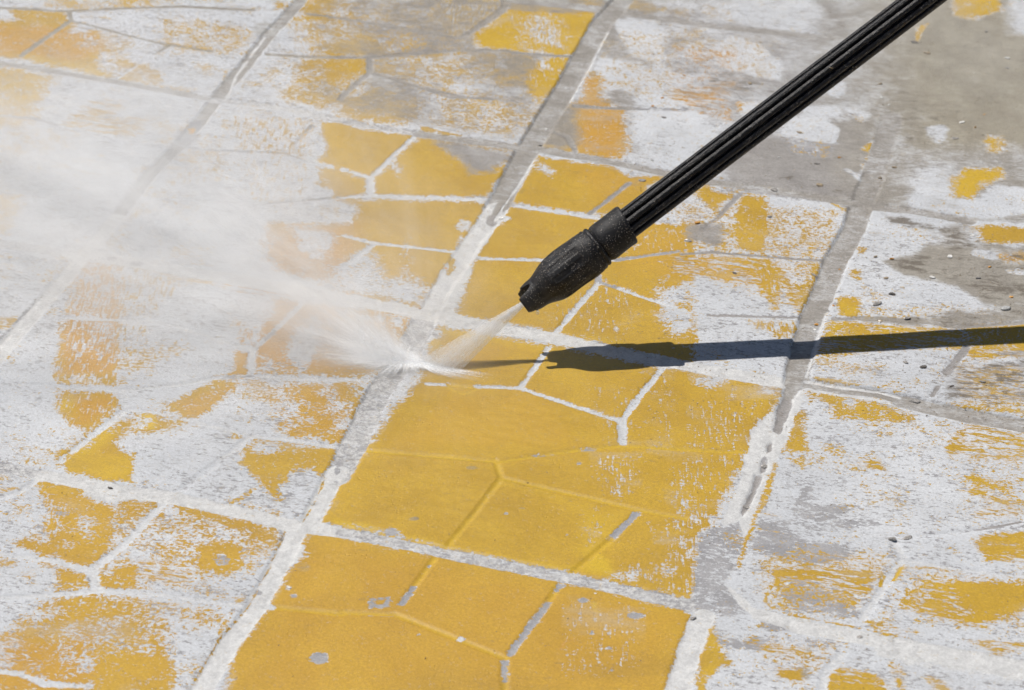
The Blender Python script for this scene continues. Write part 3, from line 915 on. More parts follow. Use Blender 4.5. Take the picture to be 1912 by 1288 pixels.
# ------------------------------------------------------------------ ground material
def ground_material():
    g = NG('painted_concrete')
    geo = g.n('ShaderNodeNewGeometry').outputs['Position']
    def att(nm):
        a = g.n('ShaderNodeAttribute', attribute_name=nm, attribute_type='GEOMETRY')
        s = g.n('ShaderNodeSeparateXYZ'); g.set(s.inputs[0], a.outputs['Vector']); return s.outputs
    d, v, h = att('paint'); gr, wt, dk = att('base'); pl, og, lm = att('extra'); gl, so, wc = att('more')
    # three wear noises: blotchy, brushed one way, brushed the other
    n0 = g.math('ADD', g.math('MULTIPLY', g.noise(geo, 75, 8, .75, .3), .42), g.math('MULTIPLY', g.noise(g.mapping(geo, rot=(0, 0, .25), scale=(.7, 1, 1)), 430, 5, .78, .2), .58))
    n0 = g.ramp(n0, .405, .595, .02, .98, False)
    mv = g.mapping(geo, rot=(0, 0, math.radians(14.4)), scale=(1, .16, 1))
    nv = g.noise(mv, 420, 6, .66); nv2 = g.noise(g.mapping(geo, rot=(0, 0, math.radians(10)), scale=(.2, 1, 1)), 620, 4, .6)
    nv = g.math('ADD', g.math('MULTIPLY', nv, .72), g.math('MULTIPLY', nv2, .28)); nv = g.ramp(nv, .37, .63, .03, .97, False)
    mh = g.mapping(geo, rot=(0, 0, math.radians(4)), scale=(.16, 1, 1))
    nh = g.math('ADD', g.math('MULTIPLY', g.noise(mh, 190, 8, .72, .3), .55), g.math('MULTIPLY', g.noise(g.mapping(geo, rot=(0, 0, .1), scale=(.35, 1, 1)), 520, 5, .7), .45)); nh = g.ramp(nh, .39, .61, .03, .97, False)
    nv = g.ramp(g.math('ADD', g.math('MULTIPLY', nv, .62), g.math('MULTIPLY', n0, .38)), .14, .86, .02, .98, False)
    nn = g.mixf(h, g.mixf(v, n0, nv), nh)
    fine = g.noise(geo, 520, 3, .6)
    diff = g.math('SUBTRACT', d, nn); diff = g.math('ADD', diff, g.math('MULTIPLY', g.math('SUBTRACT', fine, .5), .10))
    soft = g.mixf(so, .045, .22)
    paint = g.ramp(diff, g.math('MULTIPLY', soft, -1.0), soft)
    # cement film / bare grey
    n1 = g.noise(geo, 48, 8, .66, .4); n2 = g.noise(geo, 900, 3, .7); n3 = g.noise(geo, 9, 4, .6)
    n4 = g.noise(g.mapping(geo, rot=(0, 0, .2), scale=(.5, 1, 1)), 26, 5, .6, .8)
    film = g.mix(g.ramp(n3, .3, .7), (.485, .502, .526), (.548, .562, .580))
    film = g.mix(g.ramp(n4, .35, .68, 0, .4), film, (.42, .43, .445))
    film = g.mix(g.ramp(n1, .5, .75, 0, .25), film, (.39, .40, .415))
    fst = g.noise(g.mapping(geo, rot=(0, 0, .12), scale=(.25, 1, 1)), 150, 7, .72, .5)
    film = g.mix(g.ramp(fst, .54, .72, 0, .38), film, (.38, .382, .39))
    film = g.mix(g.ramp(fst, .42, .25, 0, .5), film, (.54, .55, .55))
    bare = g.mix(g.ramp(n1, .35, .7), (.250, .248, .258), (.350, .346, .352)); bare = g.mix(g.ramp(n4, .35, .7, 0, .5), bare, (.29, .285, .28))
    gm = g.ramp(g.math('SUBTRACT', gr, g.ramp(g.math('ADD', g.math('MULTIPLY', g.noise(g.mapping(geo, rot=(0, 0, .15), scale=(.5, 1, 1)), 80, 8, .72, .3), .4), g.math('MULTIPLY', g.noise(g.mapping(geo, rot=(0, 0, .1), scale=(.5, 1, 1)), 380, 6, .78, .3), .6)), .40, .60, .03, .97, False)), -.18, .18)
    base = g.mix(gm, film, bare)
    # plaster
    plc = g.mix(g.ramp(g.noise(geo, 110, 7, .7), .35, .68), (.575, .575, .565), (.46, .46, .455))
    plm = g.ramp(g.math('ADD', pl, g.math('MULTIPLY', g.math('SUBTRACT', g.noise(geo, 330, 5, .75), .5), 1.1)), .30, .62, 0, .92)
    base = g.mix(plm, base, plc)
    # pits in bare cement
    vp = g.vor(g.mapping(geo, loc=(3, 1, 0)), 240).outputs['Distance']
    pitn = g.noise(geo, 25, 2, .5)
    pit = g.math('MULTIPLY', g.ramp(vp, .10, .22, 1, 0), g.ramp(pitn, .5, .62))
    base = g.mix(g.math('MULTIPLY', pit, .45), base, (.27, .26, .26))
    # yellow paint
    ny = g.noise(geo, 17, 6, .65, .5); nys = g.noise(geo, 420, 3, .75)
    yel = g.mix(g.ramp(ny, .3, .7), (.425, .262, .024), (.515, .330, .032))
    yel = g.mix(g.ramp(nys, .36, .66, 0, .55), yel, (.390, .240, .040))
    yel = g.mix(g.math('MULTIPLY', og, .85), yel, (.480, .250, .045))
    yel = g.mix(g.math('MULTIPLY', lm, .8), yel, (.585, .400, .030))
    scuff = g.ramp(g.noise(g.mapping(geo, rot=(0, 0, .5), scale=(.35, 1, 1)), 60, 5, .75, .6), .66, .76, 0, .75)
    yel = g.mix(scuff, yel, (.270, .150, .050))
    grime = g.ramp(g.noise(g.mapping(geo, rot=(0, 0, .35), scale=(.5, 1, 1)), 11, 5, .62, 1.0), .50, .72, 0, .42)
    yel = g.mix(grime, yel, (.330, .205, .040))
    spk = g.ramp(g.vor(g.mapping(geo, loc=(1, 7, 0)), 420).outputs['Distance'], .05, .13, .55, 0)
    yel = g.mix(g.math('MULTIPLY', spk, g.ramp(pitn, .42, .6)), yel, (.20, .13, .05))
    # thin worn rim of paint is paler/oranger
    veil = g.math('MULTIPLY', g.ramp(g.math('ADD', diff, g.math('MULTIPLY', g.math('SUBTRACT', n4, .5), .5)), -.34, .0), g.ramp(d, .03, .35, 0, .42))
    base = g.mix(veil, base, g.mix(.5, yel, (.46, .36, .27)))
    col = g.mix(paint, base, g.mix(g.math('MULTIPLY', g.ramp(n4, .5, .72), g.ramp(d, .98, .8, 0, .45)), yel, (.43, .37, .28)))
    rim = g.math('MULTIPLY', g.ramp(diff, -.16, -.02), g.math('SUBTRACT', 1.0, paint))
    col = g.mix(g.math('MULTIPLY', rim, g.math('MULTIPLY', g.ramp(d, .05, .4), .35)), col, (.47, .34, .24))
    # tan slurry film over everything
    nw = g.math('ADD', g.math('MULTIPLY', g.noise(geo, 30, 6, .62, .6), .55), g.math('MULTIPLY', g.noise(g.mapping(geo, rot=(0, 0, .12), scale=(.4, 1, 1)), 210, 7, .75, .4), .45))
    slur = g.mix(wc, g.mix(g.ramp(nw, .3, .7), (.240, .225, .214), (.365, .347, .332)), g.mix(g.ramp(nw, .3, .7), (.225, .192, .135), (.365, .330, .248)))
    sg = g.ramp(g.noise(geo, 560, 4, .8), .35, .65, 0, .30); slur = g.mix(sg, slur, (.15, .14, .125))
    wm = g.ramp(g.math('SUBTRACT', g.math('MULTIPLY', wt, 1.0), g.math('MULTIPLY', nw, 1.1)), -.22, .16, 0, .93)
    col = g.mix(wm, col, slur)
    # dark wet dirt, plus crack shadow painted along left joint edges
    nk = g.noise(g.mapping(geo, rot=(0, 0, .2), scale=(.4, 1, 1)), 120, 8, .72, .4)
    km = g.ramp(g.math('SUBTRACT', dk, g.ramp(nk, .32, .68, .03, .97, False)), -.2, .25)
    col = g.mix(g.math('MULTIPLY', km, .85), col, (.135, .115, .090))
    # grain
    grain = g.math('MULTIPLY', g.ramp(g.noise(geo, 480, 4, .8), .33, .67, .86, 1.10, False), g.ramp(g.noise(geo, 2100, 2, .6), .3, .7, .9, 1.1, False))
    cm = g.n('ShaderNodeCombineXYZ'); [g.set(cm.inputs[i], grain) for i in range(3)]
    col = g.mix(1.0, col, cm.outputs[0], 'MULTIPLY')
    sp = g.ramp(g.vor(geo, 700).outputs['Distance'], .06, .14, 1, 0)
    col = g.mix(g.math('MULTIPLY', sp, g.ramp(g.noise(geo, 40, 2, .5), .5, .7, 0, .5)), col, (.62, .60, .56))
    # height
    hgt = g.math('ADD', g.math('MULTIPLY', fine, .35), g.math('MULTIPLY', n2, .45))
    hgt = g.math('ADD', hgt, g.math('MULTIPLY', paint, .9))
    hgt = g.math('ADD', hgt, g.math('MULTIPLY', n1, .9))
    hgt = g.math('SUBTRACT', hgt, g.math('MULTIPLY', pit, 1.2)); hgt = g.math('ADD', hgt, g.math('MULTIPLY', g.math('MULTIPLY', wm, g.noise(geo, 560, 4, .8)), 1.6))
    bmp = g.n('ShaderNodeBump'); bmp.inputs['Strength'].default_value = .55; bmp.inputs['Distance'].default_value = .00045
    g.set(bmp.inputs['Height'], hgt)
    bs = g.n('ShaderNodeBsdfPrincipled')
    g.set(bs.inputs['Base Color'], col); g.set(bs.inputs['Normal'], bmp.outputs[0])
    rgh = g.mixf(paint, .75, .52); rgh = g.mixf(g.math('MULTIPLY', wm, .8), rgh, .42); rgh = g.mixf(gl, rgh, .14)
    g.set(bs.inputs['Roughness'], rgh); bs.inputs['Specular IOR Level'].default_value = .35
    g.t.links.new(bs.outputs[0], g.out.inputs[0])
    return g.m
ground.data.materials.append(ground_material())

# ------------------------------------------------------------------ pressure washer lance
P0 = Vector(gnd(822, 684)); 
_t = ray(985, 560); N0 = Vector(CN + _t * (0.046 - CN[2]) / _t[2])
AX = (N0 - P0).normalized()                      # from the ground up the lance
VD = Vector(CN) - N0; VD = (VD - AX * VD.dot(AX)).normalized()     # side of the lance that faces the viewer
UD = AX.cross(VD).normalized()
if UD.z < 0: UD = -UD
def lmat():
    m = Matrix(((UD.x, VD.x, AX.x), (UD.y, VD.y, AX.y), (UD.z, VD.z, AX.z))).to_4x4(); m.translation = N0; return m
def black_plastic(name, col=(.013, .013, .015), rough=.42, grain=1.0, dust=1.0):
    g = NG(name); tc = g.n('ShaderNodeTexCoord').outputs['Object']
    n1 = g.noise(tc, 1500, 3, .6); n2 = g.noise(tc, 90, 5, .6); n3 = g.noise(tc, 600, 3, .6)
    c = g.mix(g.ramp(n2, .4, .75, 0, .5 * dust), col, (.030, .028, .027))
    v1 = g.vor(tc, 800); v2 = g.vor(g.mapping(tc, loc=(4, 2, 1)), 420)
    k1 = g.math('MULTIPLY', g.ramp(v1.outputs['Distance'], .16, .34, 1, 0), g.ramp(g.noise(tc, 75, 4, .65), .42, .60))
    k2 = g.math('MULTIPLY', g.ramp(v2.outputs['Distance'], .10, .2, 1, 0), g.ramp(g.noise(g.mapping(tc, loc=(9, 9, 9)), 55, 3, .6), .40, .55))
    dcol = g.mix(g.ramp(n3, .4, .6), (.20, .16, .12), (.50, .47, .43))
    km = g.math('MULTIPLY', g.math('MAXIMUM', g.math('MULTIPLY', k1, .55), k2), dust, clamp=True)
    c = g.mix(km, c, dcol)
    b = g.n('ShaderNodeBump'); b.inputs['Strength'].default_value = .5 * grain; b.inputs['Distance'].default_value = .0003
    g.set(b.inputs['Height'], g.math('ADD', g.math('ADD', n1, g.math('MULTIPLY', n3, .8)), km))
    s = g.n('ShaderNodeBsdfPrincipled'); g.set(s.inputs['Base Color'], c); g.set(s.inputs['Normal'], b.outputs[0])
    g.set(s.inputs['Roughness'], g.mixf(km, rough, .8)); s.inputs['Specular IOR Level'].default_value = .30
    g.t.links.new(s.outputs[0], g.out.inputs[0]); return g.m
def lathe(name, rings, nth, mat, parent, fs=None, fr=None, cap0=False, cap1=False):
    """rings: (s, r); fs/fr offset s and r by (s, r, angle)"""
    V = []; F = []
    for (s, r) in rings:
        for k in range(nth):
            a = 2 * math.pi * k / nth
            ss = s + (fs(s, r, a) if fs else 0); rr = r + (fr(s, r, a) if fr else 0)
            V.append((rr * math.cos(a), rr * math.sin(a), ss))
    for i in range(len(rings) - 1):
        for k in range(nth):
            k2 = (k + 1) % nth; F.append((i * nth + k, i * nth + k2, (i + 1) * nth + k2, (i + 1) * nth + k))
    if cap0: F.append(tuple(range(nth))[::-1])
    if cap1: F.append(tuple((len(rings) - 1) * nth + k for k in range(nth)))
    return mesh_obj(name, V, F, mat, parent)
sm = lambda a, b, x: (lambda t: t * t * (3 - 2 * t))(min(max((x - a) / (b - a), 0), 1))
def make_lance():
    root = bpy.data.objects.new('pressure_washer_lance', None); C.objects.link(root); root.matrix_world = lmat()
    root.empty_display_size = .02
    tag(root, 'black ribbed pressure washer lance spraying water onto the yellow paving', 'pressure washer lance')
    mtube = black_plastic('ribbed_black_tube', (.009, .009, .011), .36, 2.2, .9)
    mcup = black_plastic('black_rubber_guard', (.009, .009, .0105), .52, 1.3, 1.2)
    # ribbed tube
    NG_ = 10
    def rib(a):
        x = ((a * NG_ / (2 * math.pi)) + .18) % 1.0; x = min(x, 1 - x) * 2       # 0 in a groove, 1 on a rib
        return -.0031 * (1 - sm(.10, .42, x)) - .0006 * (1 - sm(.4, 1, x))
    ss = [.090] + list(np.arange(.11, 1.0, .03))
    lathe('tube', [(s, .0124) for s in ss], 240, mtube, root, fr=lambda s, r, a: rib(a), cap1=True)
    # rear collar with a raised rim where the tube leaves
    def colfr(s, r, a):
        return .00045 * math.exp(-((a - 1.2) / .5) ** 2) * sm(.09, .1, s) + .00012 * math.sin(a * 3 + s * 300)
    def colfs(s, r, a): return .0022 * math.cos(a) * sm(.085, .1, s) * (1 if r > .0125 else .6)
    lathe('collar', [(.0685, .0125), (.0700, .0146), (.0715, .0153), (.0730, .0160), (.0760, .0162), (.0830, .01605), (.0900, .0160), (.0940, .0162), (.0958, .01625), (.0972, .0160),
                     (.0980, .0153), (.0980, .0146), (.0970, .0140), (.0935, .0134), (.088, .0124)], 120, mcup, root, fr=colfr, fs=colfs)
    # front guard cup: lobed mouth, shallow grip flutes, double ridge
    def lip(a):
        dg = math.degrees(a) % 360
        notch = lambda c, w_: 1 - sm(w_ * .45, w_, min(abs(dg - c), 360 - abs(dg - c)))
        lobe = lambda c, w_: 1 - sm(w_ * .62, w_, min(abs(dg - c), 360 - abs(dg - c)))
        return .0004 - .0058 * lobe(104, 58) - .0036 * lobe(278, 62) + .0072 * max(notch(48, 22), notch(214, 20)) + .0012 * notch(150, 14)
    def cfs(s, r, a): return lip(a) * (1 - sm(.002, .0125, s))
    def cfr(s, r, a):
        if r < .0108: return 0
        x = (a * 12 / (2 * math.pi) + .3) % 1.0; f = sm(.12, .22, x) * (1 - sm(.62, .72, x))
        win = sm(.0235, .027, s) * (1 - sm(.051, .055, s))
        wob = .00022 * math.sin(5 * a + 200 * s) + .0002 * math.sin(3 * a - 130 * s)
        return -.0005 * f * win + wob + (.0009 * (1 - sm(.0, .006, s)) * math.cos(2 * (a - 1.4)))
    o = [(.0704, .0120), (.0704, .0153), (.0698, .0166), (.0690, .0171), (.0676, .0172), (.0668, .0166), (.0660, .0166), (.0652, .0175), (.0640, .0177), (.0632, .0173), (.0625, .0176), (.060, .0179), (.0556, .0181)]
    o += [(x, .0182) for x in np.arange(.0548, .044, -.0008)] + [(x, .0182 - 1.6 * max(0, .044 - x) ** 2 * 1.0) for x in np.arange(.0436, .029, -.0011)]
    o += [(.0285, .0177), (.0275, .0176), (.0262, .0174), (.0250, .0171), (.0235, .0167), (.0215, .0161), (.0195, .0153), (.0175, .0145), (.0155, .0137), (.0135, .0130), (.0115, .0125), (.0095, .0122),
          (.0075, .0121), (.0055, .0120), (.0035, .0119), (.0015, .0118), (.0003, .0116), (0, .0112), (.0003, .0107), (.0020, .0105), (.005, .0103), (.009, .0099), (.014, .0093), (.016, .0060)]
    lathe('nozzle_guard', o, 144, mcup, root, fs=cfs, fr=cfr)
    g = NG('nozzle_metal'); s = g.n('ShaderNodeBsdfPrincipled'); s.inputs['Base Color'].default_value = (.16, .15, .13, 1)
    s.inputs['Metallic'].default_value = .8; s.inputs['Roughness'].default_value = .4; g.t.links.new(s.outputs[0], g.out.inputs[0])
    lathe('spray_tip', [(.020, .0062), (.0125, .0062), (.0118, .0058), (.0112, .0040), (.0108, .0022), (.0122, .0010)], 48, g.m, root, cap1=True)
    return root
lance = make_lance()

# ------------------------------------------------------------------ wet things
def water_mat(name='clear_water', col=(.93, .95, .97), rough=.03):
    g = NG(name); s = g.n('ShaderNodeBsdfPrincipled'); s.inputs['Base Color'].default_value = (*col, 1)
    s.inputs['Roughness'].default_value = rough; s.inputs['IOR'].default_value = 1.33; s.inputs['Transmission Weight'].default_value = .9
    g.t.links.new(s.outputs[0], g.out.inputs[0]); return g.m
MW = water_mat()
def blob(name, loc, size, seed, mat, sub=2, rough=.25, flat=.5, ang=False, rz=0.0):
    bm = bmesh.new(); bmesh.ops.create_icosphere(bm, subdivisions=sub, radius=1.0)
    r = random.Random(seed)
    ks = [Vector((r.uniform(-1, 1), r.uniform(-1, 1), r.uniform(-1, 1))).normalized() for _ in range(7)]
    if ang:                                    # a chipped stone: cut by random planes
        cuts = [(k, r.uniform(.48, .85)) for k in ks + [Vector((0, 0, 1)), Vector((0, 0, -1))]]
        for v in bm.verts:
            for k, h in cuts:
                dd = v.co.dot(k)
                if dd > h: v.co -= k * (dd - h)
            v.co *= 1 + r.uniform(-.03, .03)
    else:
        for v in bm.verts:
            v.co *= 1 + rough * sum(math.sin(3 * v.co.dot(k) + i) for i, k in enumerate(ks)) / 5
    for v in bm.verts:
        v.co = Vector((v.co.x * size[0], v.co.y * size[1], v.co.z * size[2]))
    me = bpy.data.meshes.new(name); bm.to_mesh(me); bm.free(); me.materials.append(mat)
    me.polygons.foreach_set('use_smooth', [not ang] * len(me.polygons))
    o = bpy.data.objects.new(name, me); C.objects.link(o); o.location = loc; o.rotation_euler = (0, 0, rz)
    return o
dp = N0 - UD * .0120 + AX * .0008 + VD * .004
dr = blob('water_drop', dp - Vector((0, 0, .0006)), (.0014, .0014, .0019), 3, MW, rough=.02)
tag(dr, 'clear water drop hanging from the lower lip of the black nozzle guard', 'water drop')

# ------------------------------------------------------------------ water volumes
def vol_mat(name, build, col=(1, 1, 1), aniso=-.1):
    g = NG(name); pos = g.n('ShaderNodeNewGeometry').outputs['Position']
    dens = build(g, pos)
    a = g.n('ShaderNodeVolumePrincipled'); a.inputs['Color'].default_value = (*col, 1); a.inputs['Anisotropy'].default_value = aniso
    g.set(a.inputs['Density'], dens); g.t.links.new(a.outputs[0], g.out.inputs['Volume']); return g.m
def vmath(g, op, a, b=None):
    nd = g.n('ShaderNodeVectorMath', operation=op); g.set(nd.inputs[0], a)
    if b is not None: g.set(nd.inputs[3 if op == 'SCALE' else 1], b)
    return nd.outputs['Value'] if op in ('LENGTH', 'DOT_PRODUCT', 'DISTANCE') else nd.outputs['Vector']
MWHITE = (.995, .998, 1.0)
# the fan-shaped jet
A_ = Vector(gnd(862, 690)); B_ = Vector(gnd(768, 679)); JC = (A_ + B_) / 2; U_ = (A_ - B_) / 2
NJ = N0 + AX * .004
def make_jet():
    V = []; F = []; nr, nt = 14, 28
    Wv = (JC - NJ).cross(U_).normalized()
    for i in range(nr):
        t = i / (nr - 1); c = NJ.lerp(JC - Vector((0, 0, .0008)), t)
        for k in range(nt):
            a = 2 * math.pi * k / nt
            V.append(c + U_ * (.075 + .925 * t) * math.cos(a) + Wv * (.0012 + .0055 * t) * math.sin(a))
    for i in range(nr - 1):
        for k in range(nt): F.append((i * nt + k, i * nt + (k + 1) % nt, (i + 1) * nt + (k + 1) % nt, (i + 1) * nt + k))
    F.append(tuple(range(nt))[::-1]); F.append(tuple((nr - 1) * nt + k for k in range(nt)))
    def build(g, pos):
        r = vmath(g, 'SUBTRACT', pos, tuple(NJ)); L = vmath(g, 'LENGTH', r); dr_ = vmath(g, 'NORMALIZE', r)
        st = g.noise(dr_, 22, 3, .6); k = g.ramp(st, .35, .65, .45, 1.4)
        fall = g.math('DIVIDE', JETD, g.math('ADD', L, .012))
        return g.math('MULTIPLY', fall, k)
    o = mesh_obj('water_jet', V, F, vol_mat('jet_of_water', build, MWHITE), None)
    tag(o, 'narrow white fan of water shooting from the nozzle to the paving', 'water jet')
JETD = 8.0
make_jet()
# splash burst and drifting mist, each in its own closed body of air
SP = Vector(gnd(800, 687))
def air(name, lo, hi, build, label, mat):
    (x0, y0, z0), (x1, y1, z1) = lo, hi
    v = [(x, y, z) for z in (z0, z1) for y in (y0, y1) for x in (x0, x1)]
    f = [(0, 2, 3, 1), (4, 5, 7, 6), (0, 1, 5, 4), (2, 6, 7, 3), (0, 4, 6, 2), (1, 3, 7, 5)]
    o = mesh_obj(name, v, f, vol_mat(mat, build, MWHITE), None, smooth=False)
    tag(o, label, None, None, 'stuff'); return o
def gauss(g, pos, c, s, amp, rz):
    p = vmath(g, 'SUBTRACT', pos, tuple(c))
    m = g.n('ShaderNodeVectorRotate', rotation_type='Z_AXIS'); g.set(m.inputs['Vector'], p); m.inputs['Angle'].default_value = -rz
    q = g.mapping(m.outputs[0], scale=tuple(1 / k for k in s))
    return g.math('MULTIPLY', g.math('POWER', 2.718, g.math('MULTIPLY', vmath(g, 'DOT_PRODUCT', q, q), -.5)), amp)
def mist(g, pos):
    r = vmath(g, 'SUBTRACT', pos, tuple(SP)); d = vmath(g, 'NORMALIZE', r)
    n = g.noise(g.mapping(pos, rot=(0, .45, 0), scale=(.5, 1, 1)), 17, 5, .65, .8)
    n2 = g.ramp(g.noise(d, 7, 3, .6), .35, .65, .45, 1.45)
    tot = None
    for (c, s, amp, ry) in MISTS:
        q = gauss(g, pos, c, s, amp, ry); tot = q if tot is None else g.math('ADD', tot, q)
    return g.math('MULTIPLY', g.math('MULTIPLY', tot, g.ramp(n, .34, .66, .2, 1.6)), n2)
def burst(g, pos):
    tot = None
    for (off, ax, wid, amp, ln, fl) in BURST:
        o = SP + Vector(off)
        r = vmath(g, 'SUBTRACT', pos, tuple(o)); L = vmath(g, 'LENGTH', r); d = vmath(g, 'NORMALIZE', r)
        c = vmath(g, 'DOT_PRODUCT', d, tuple(Vector(ax).normalized()))
        k = g.math('POWER', g.math('MAXIMUM', c, 0.0), wid)
        st = g.ramp(g.noise(d, fl, 3, .6), .34, .66, .3, 1.5)
        rad = g.math('MULTIPLY', g.math('POWER', 2.718, g.math('MULTIPLY', L, -1 / ln)), amp)
        q = g.math('MULTIPLY', g.math('MULTIPLY', k, st), rad); tot = q if tot is None else g.math('ADD', tot, q)
    return tot
def over(x, y, z): return tuple(gnd(x, y, z))
_dr = np.array(gnd(100, 330)) - np.array(gnd(760, 640)); RZ = math.atan2(_dr[1], _dr[0])
def over(x, y, z): return tuple(gnd(x, y, z))
_dr = np.array(gnd(100, 330)) - np.array(gnd(760, 640)); RZ = math.atan2(_dr[1], _dr[0])
MISTS = [(over(670, 610, .022), (.045, .020, .014), 8, RZ), (over(570, 540, .028), (.070, .034, .018), 7, RZ), (over(420, 450, .034), (.11, .075, .024), 5.5, RZ),
         (over(210, 355, .040), (.14, .11, .028), 6, RZ), (over(20, 300, .042), (.14, .12, .028), 5.5, RZ), (over(300, 480, .03), (.18, .12, .03), 2.0, RZ),
         (over(1700, 60, .03), (.16, .10, .03), 1.2, 0)]
BURST = [((-.012, 0, -.002), (-.75, .08, .38), 12, 80, .040, 5), ((0, 0, -.003), (-.95, -.05, .10), 16, 70, .024, 5),
         ((0, 0, -.003), (.97, -.1, .05), 40, 30, .012, 9), ((-.01, 0, -.002), (-.5, .2, .8), 6, 12, .014, 8)]
air('spray_mist', (-.62, -1.0, .0015), (.92, .30, .16), mist, 'white water mist drifting away to the left of the jet', 'drifting_mist')
air('water_splash', (SP.x - .20, SP.y - .05, .0012), (SP.x + .05, SP.y + .05, .13), burst, 'bright white splash bursting where the jet hits the paving', 'splashing_water')
def make_droplets(name, gen, n, seed, label):
    r = np.random.default_rng(seed)
    g = NG('white_water_' + name); dfs = g.n('ShaderNodeBsdfDiffuse'); dfs.inputs[0].default_value = (.97, .98, .99, 1)
    tr = g.n('ShaderNodeBsdfTranslucent'); tr.inputs[0].default_value = (.97, .98, .99, 1)
    ms = g.n('ShaderNodeMixShader'); ms.inputs[0].default_value = .12
    g.t.links.new(dfs.outputs[0], ms.inputs[1]); g.t.links.new(tr.outputs[0], ms.inputs[2]); g.t.links.new(ms.outputs[0], g.out.inputs[0])
    pos, dr_, rad, el = gen(r, n)
    a = np.cross(dr_, [0.3, .5, .8]); a /= np.linalg.norm(a, axis=1)[:, None]; b = np.cross(dr_, a)
    rad = rad[:, None]; V = np.stack([pos + dr_ * rad * el[:, None], pos - dr_ * rad * el[:, None] * .7, pos + a * rad, pos + b * rad, pos - a * rad, pos - b * rad], 1).reshape(-1, 3)
    T = np.array([(0, 2, 3), (0, 3, 4), (0, 4, 5), (0, 5, 2), (1, 3, 2), (1, 4, 3), (1, 5, 4), (1, 2, 5)])
    n = len(pos); F = (np.arange(n)[:, None, None] * 6 + T[None]).reshape(-1)
    me = bpy.data.meshes.new(name); me.vertices.add(n * 6); me.vertices.foreach_set('co', V.astype(np.float32).reshape(-1))
    me.loops.add(n * 24); me.loops.foreach_set('vertex_index', F.astype(np.int32)); me.polygons.add(n * 8)
    me.polygons.foreach_set('loop_start', np.arange(0, n * 24, 3, dtype=np.int32)); me.polygons.foreach_set('use_smooth', np.ones(n * 8, bool)); me.update()
    me.materials.append(g.m); o = bpy.data.objects.new(name, me); C.objects.link(o); tag(o, label, None, None, 'stuff')
def cone_dirs(r, ax, spread, n, k):
    """directions bunched into k strands round an axis"""
    ax = np.array(ax, float); ax /= np.linalg.norm(ax)
    st = ax + r.normal(0, 1, (k, 3)) * np.array(spread); w = r.random(k) ** 1.5; w /= w.sum()
    d = st[r.choice(k, n, p=w)] + r.normal(0, .03, (n, 3)); return d / np.linalg.norm(d, axis=1)[:, None]
def gen_splash(r, n):
    P = []; D = []
    for (ax, sp, fr, ln, k, off) in (((-.68, 0, .50), (.20, .1, .22), .36, .050, 110, 0), ((-.97, -.02, .10), (.08, .1, .07), .20, .030, 50, 0),
                                 ((.98, -.08, .035), (.02, .03, .02), .12, .012, 30, .0), ((-.35, 0, .9), (.5, .2, .2), .16, .012, 80, 0), ((-.85, .1, .3), (.12, .1, .12), .16, .10, 60, 0)):
        m = int(n * fr); d = cone_dirs(r, ax, sp, m, k); d[:, 2] = np.abs(d[:, 2]); L = r.exponential(ln, m) + .0005
        o = np.array(JC)[None] + np.array(U_)[None] * (r.triangular(-1.5, -.5, 1.0, m) + off)[:, None] + np.array([0, 1, 0])[None] * r.normal(0, .0015, m)[:, None]
        q = o + d * L[:, None]; q[:, 2] = np.maximum(q[:, 2] - L * L * 1.0, .0008); P.append(q); D.append(d)
    P = np.concatenate(P); D = np.concatenate(D); return P, D, r.uniform(0.00007, .00019, len(P)), r.uniform(1.2, 3, len(P))
def gen_jet(r, n):
    t = r.random(n) ** .8; u = np.clip(r.normal(0, .5, n), -1, 1); v = r.normal(0, .4, n)
    k = np.round(u * 9) / 9 * .6 + u * .4
    Wv = np.array((JC - NJ).cross(U_).normalized())
    q = np.array(NJ)[None] + (np.array(JC) - np.array(NJ))[None] * t[:, None] + np.array(U_)[None] * (k * (.06 + .9 * t))[:, None] + Wv[None] * (v * (.001 + .0045 * t))[:, None]
    d = q - np.array(NJ)[None] + 1e-5; d /= np.linalg.norm(d, axis=1)[:, None]
    q[:, 2] = np.maximum(q[:, 2], .0006); return q, d, r.uniform(.00007, .00016, n), r.uniform(4, 9, n)
def gen_far(r, n):
    d = cone_dirs(r, (-.75, .05, .38), (.2, .25, .22), n, 400); d[:, 2] = np.abs(d[:, 2]); L = .03 + r.gamma(1.6, .09, n)
    q = np.array(SP)[None] + d * L[:, None]; q[:, 2] = np.maximum(q[:, 2], .001); return q, d, r.uniform(.00006, .00017, n), r.uniform(1.2, 3, n)
make_droplets('splash_droplets', gen_splash, 7000, 1, 'white water droplets thrown up where the jet hits the joint')
make_droplets('jet_droplets', gen_jet, 5000, 2, 'fine white droplets inside the narrow jet')
make_droplets('mist_droplets', gen_far, 16000, 3, 'tiny droplets flying left through the mist')


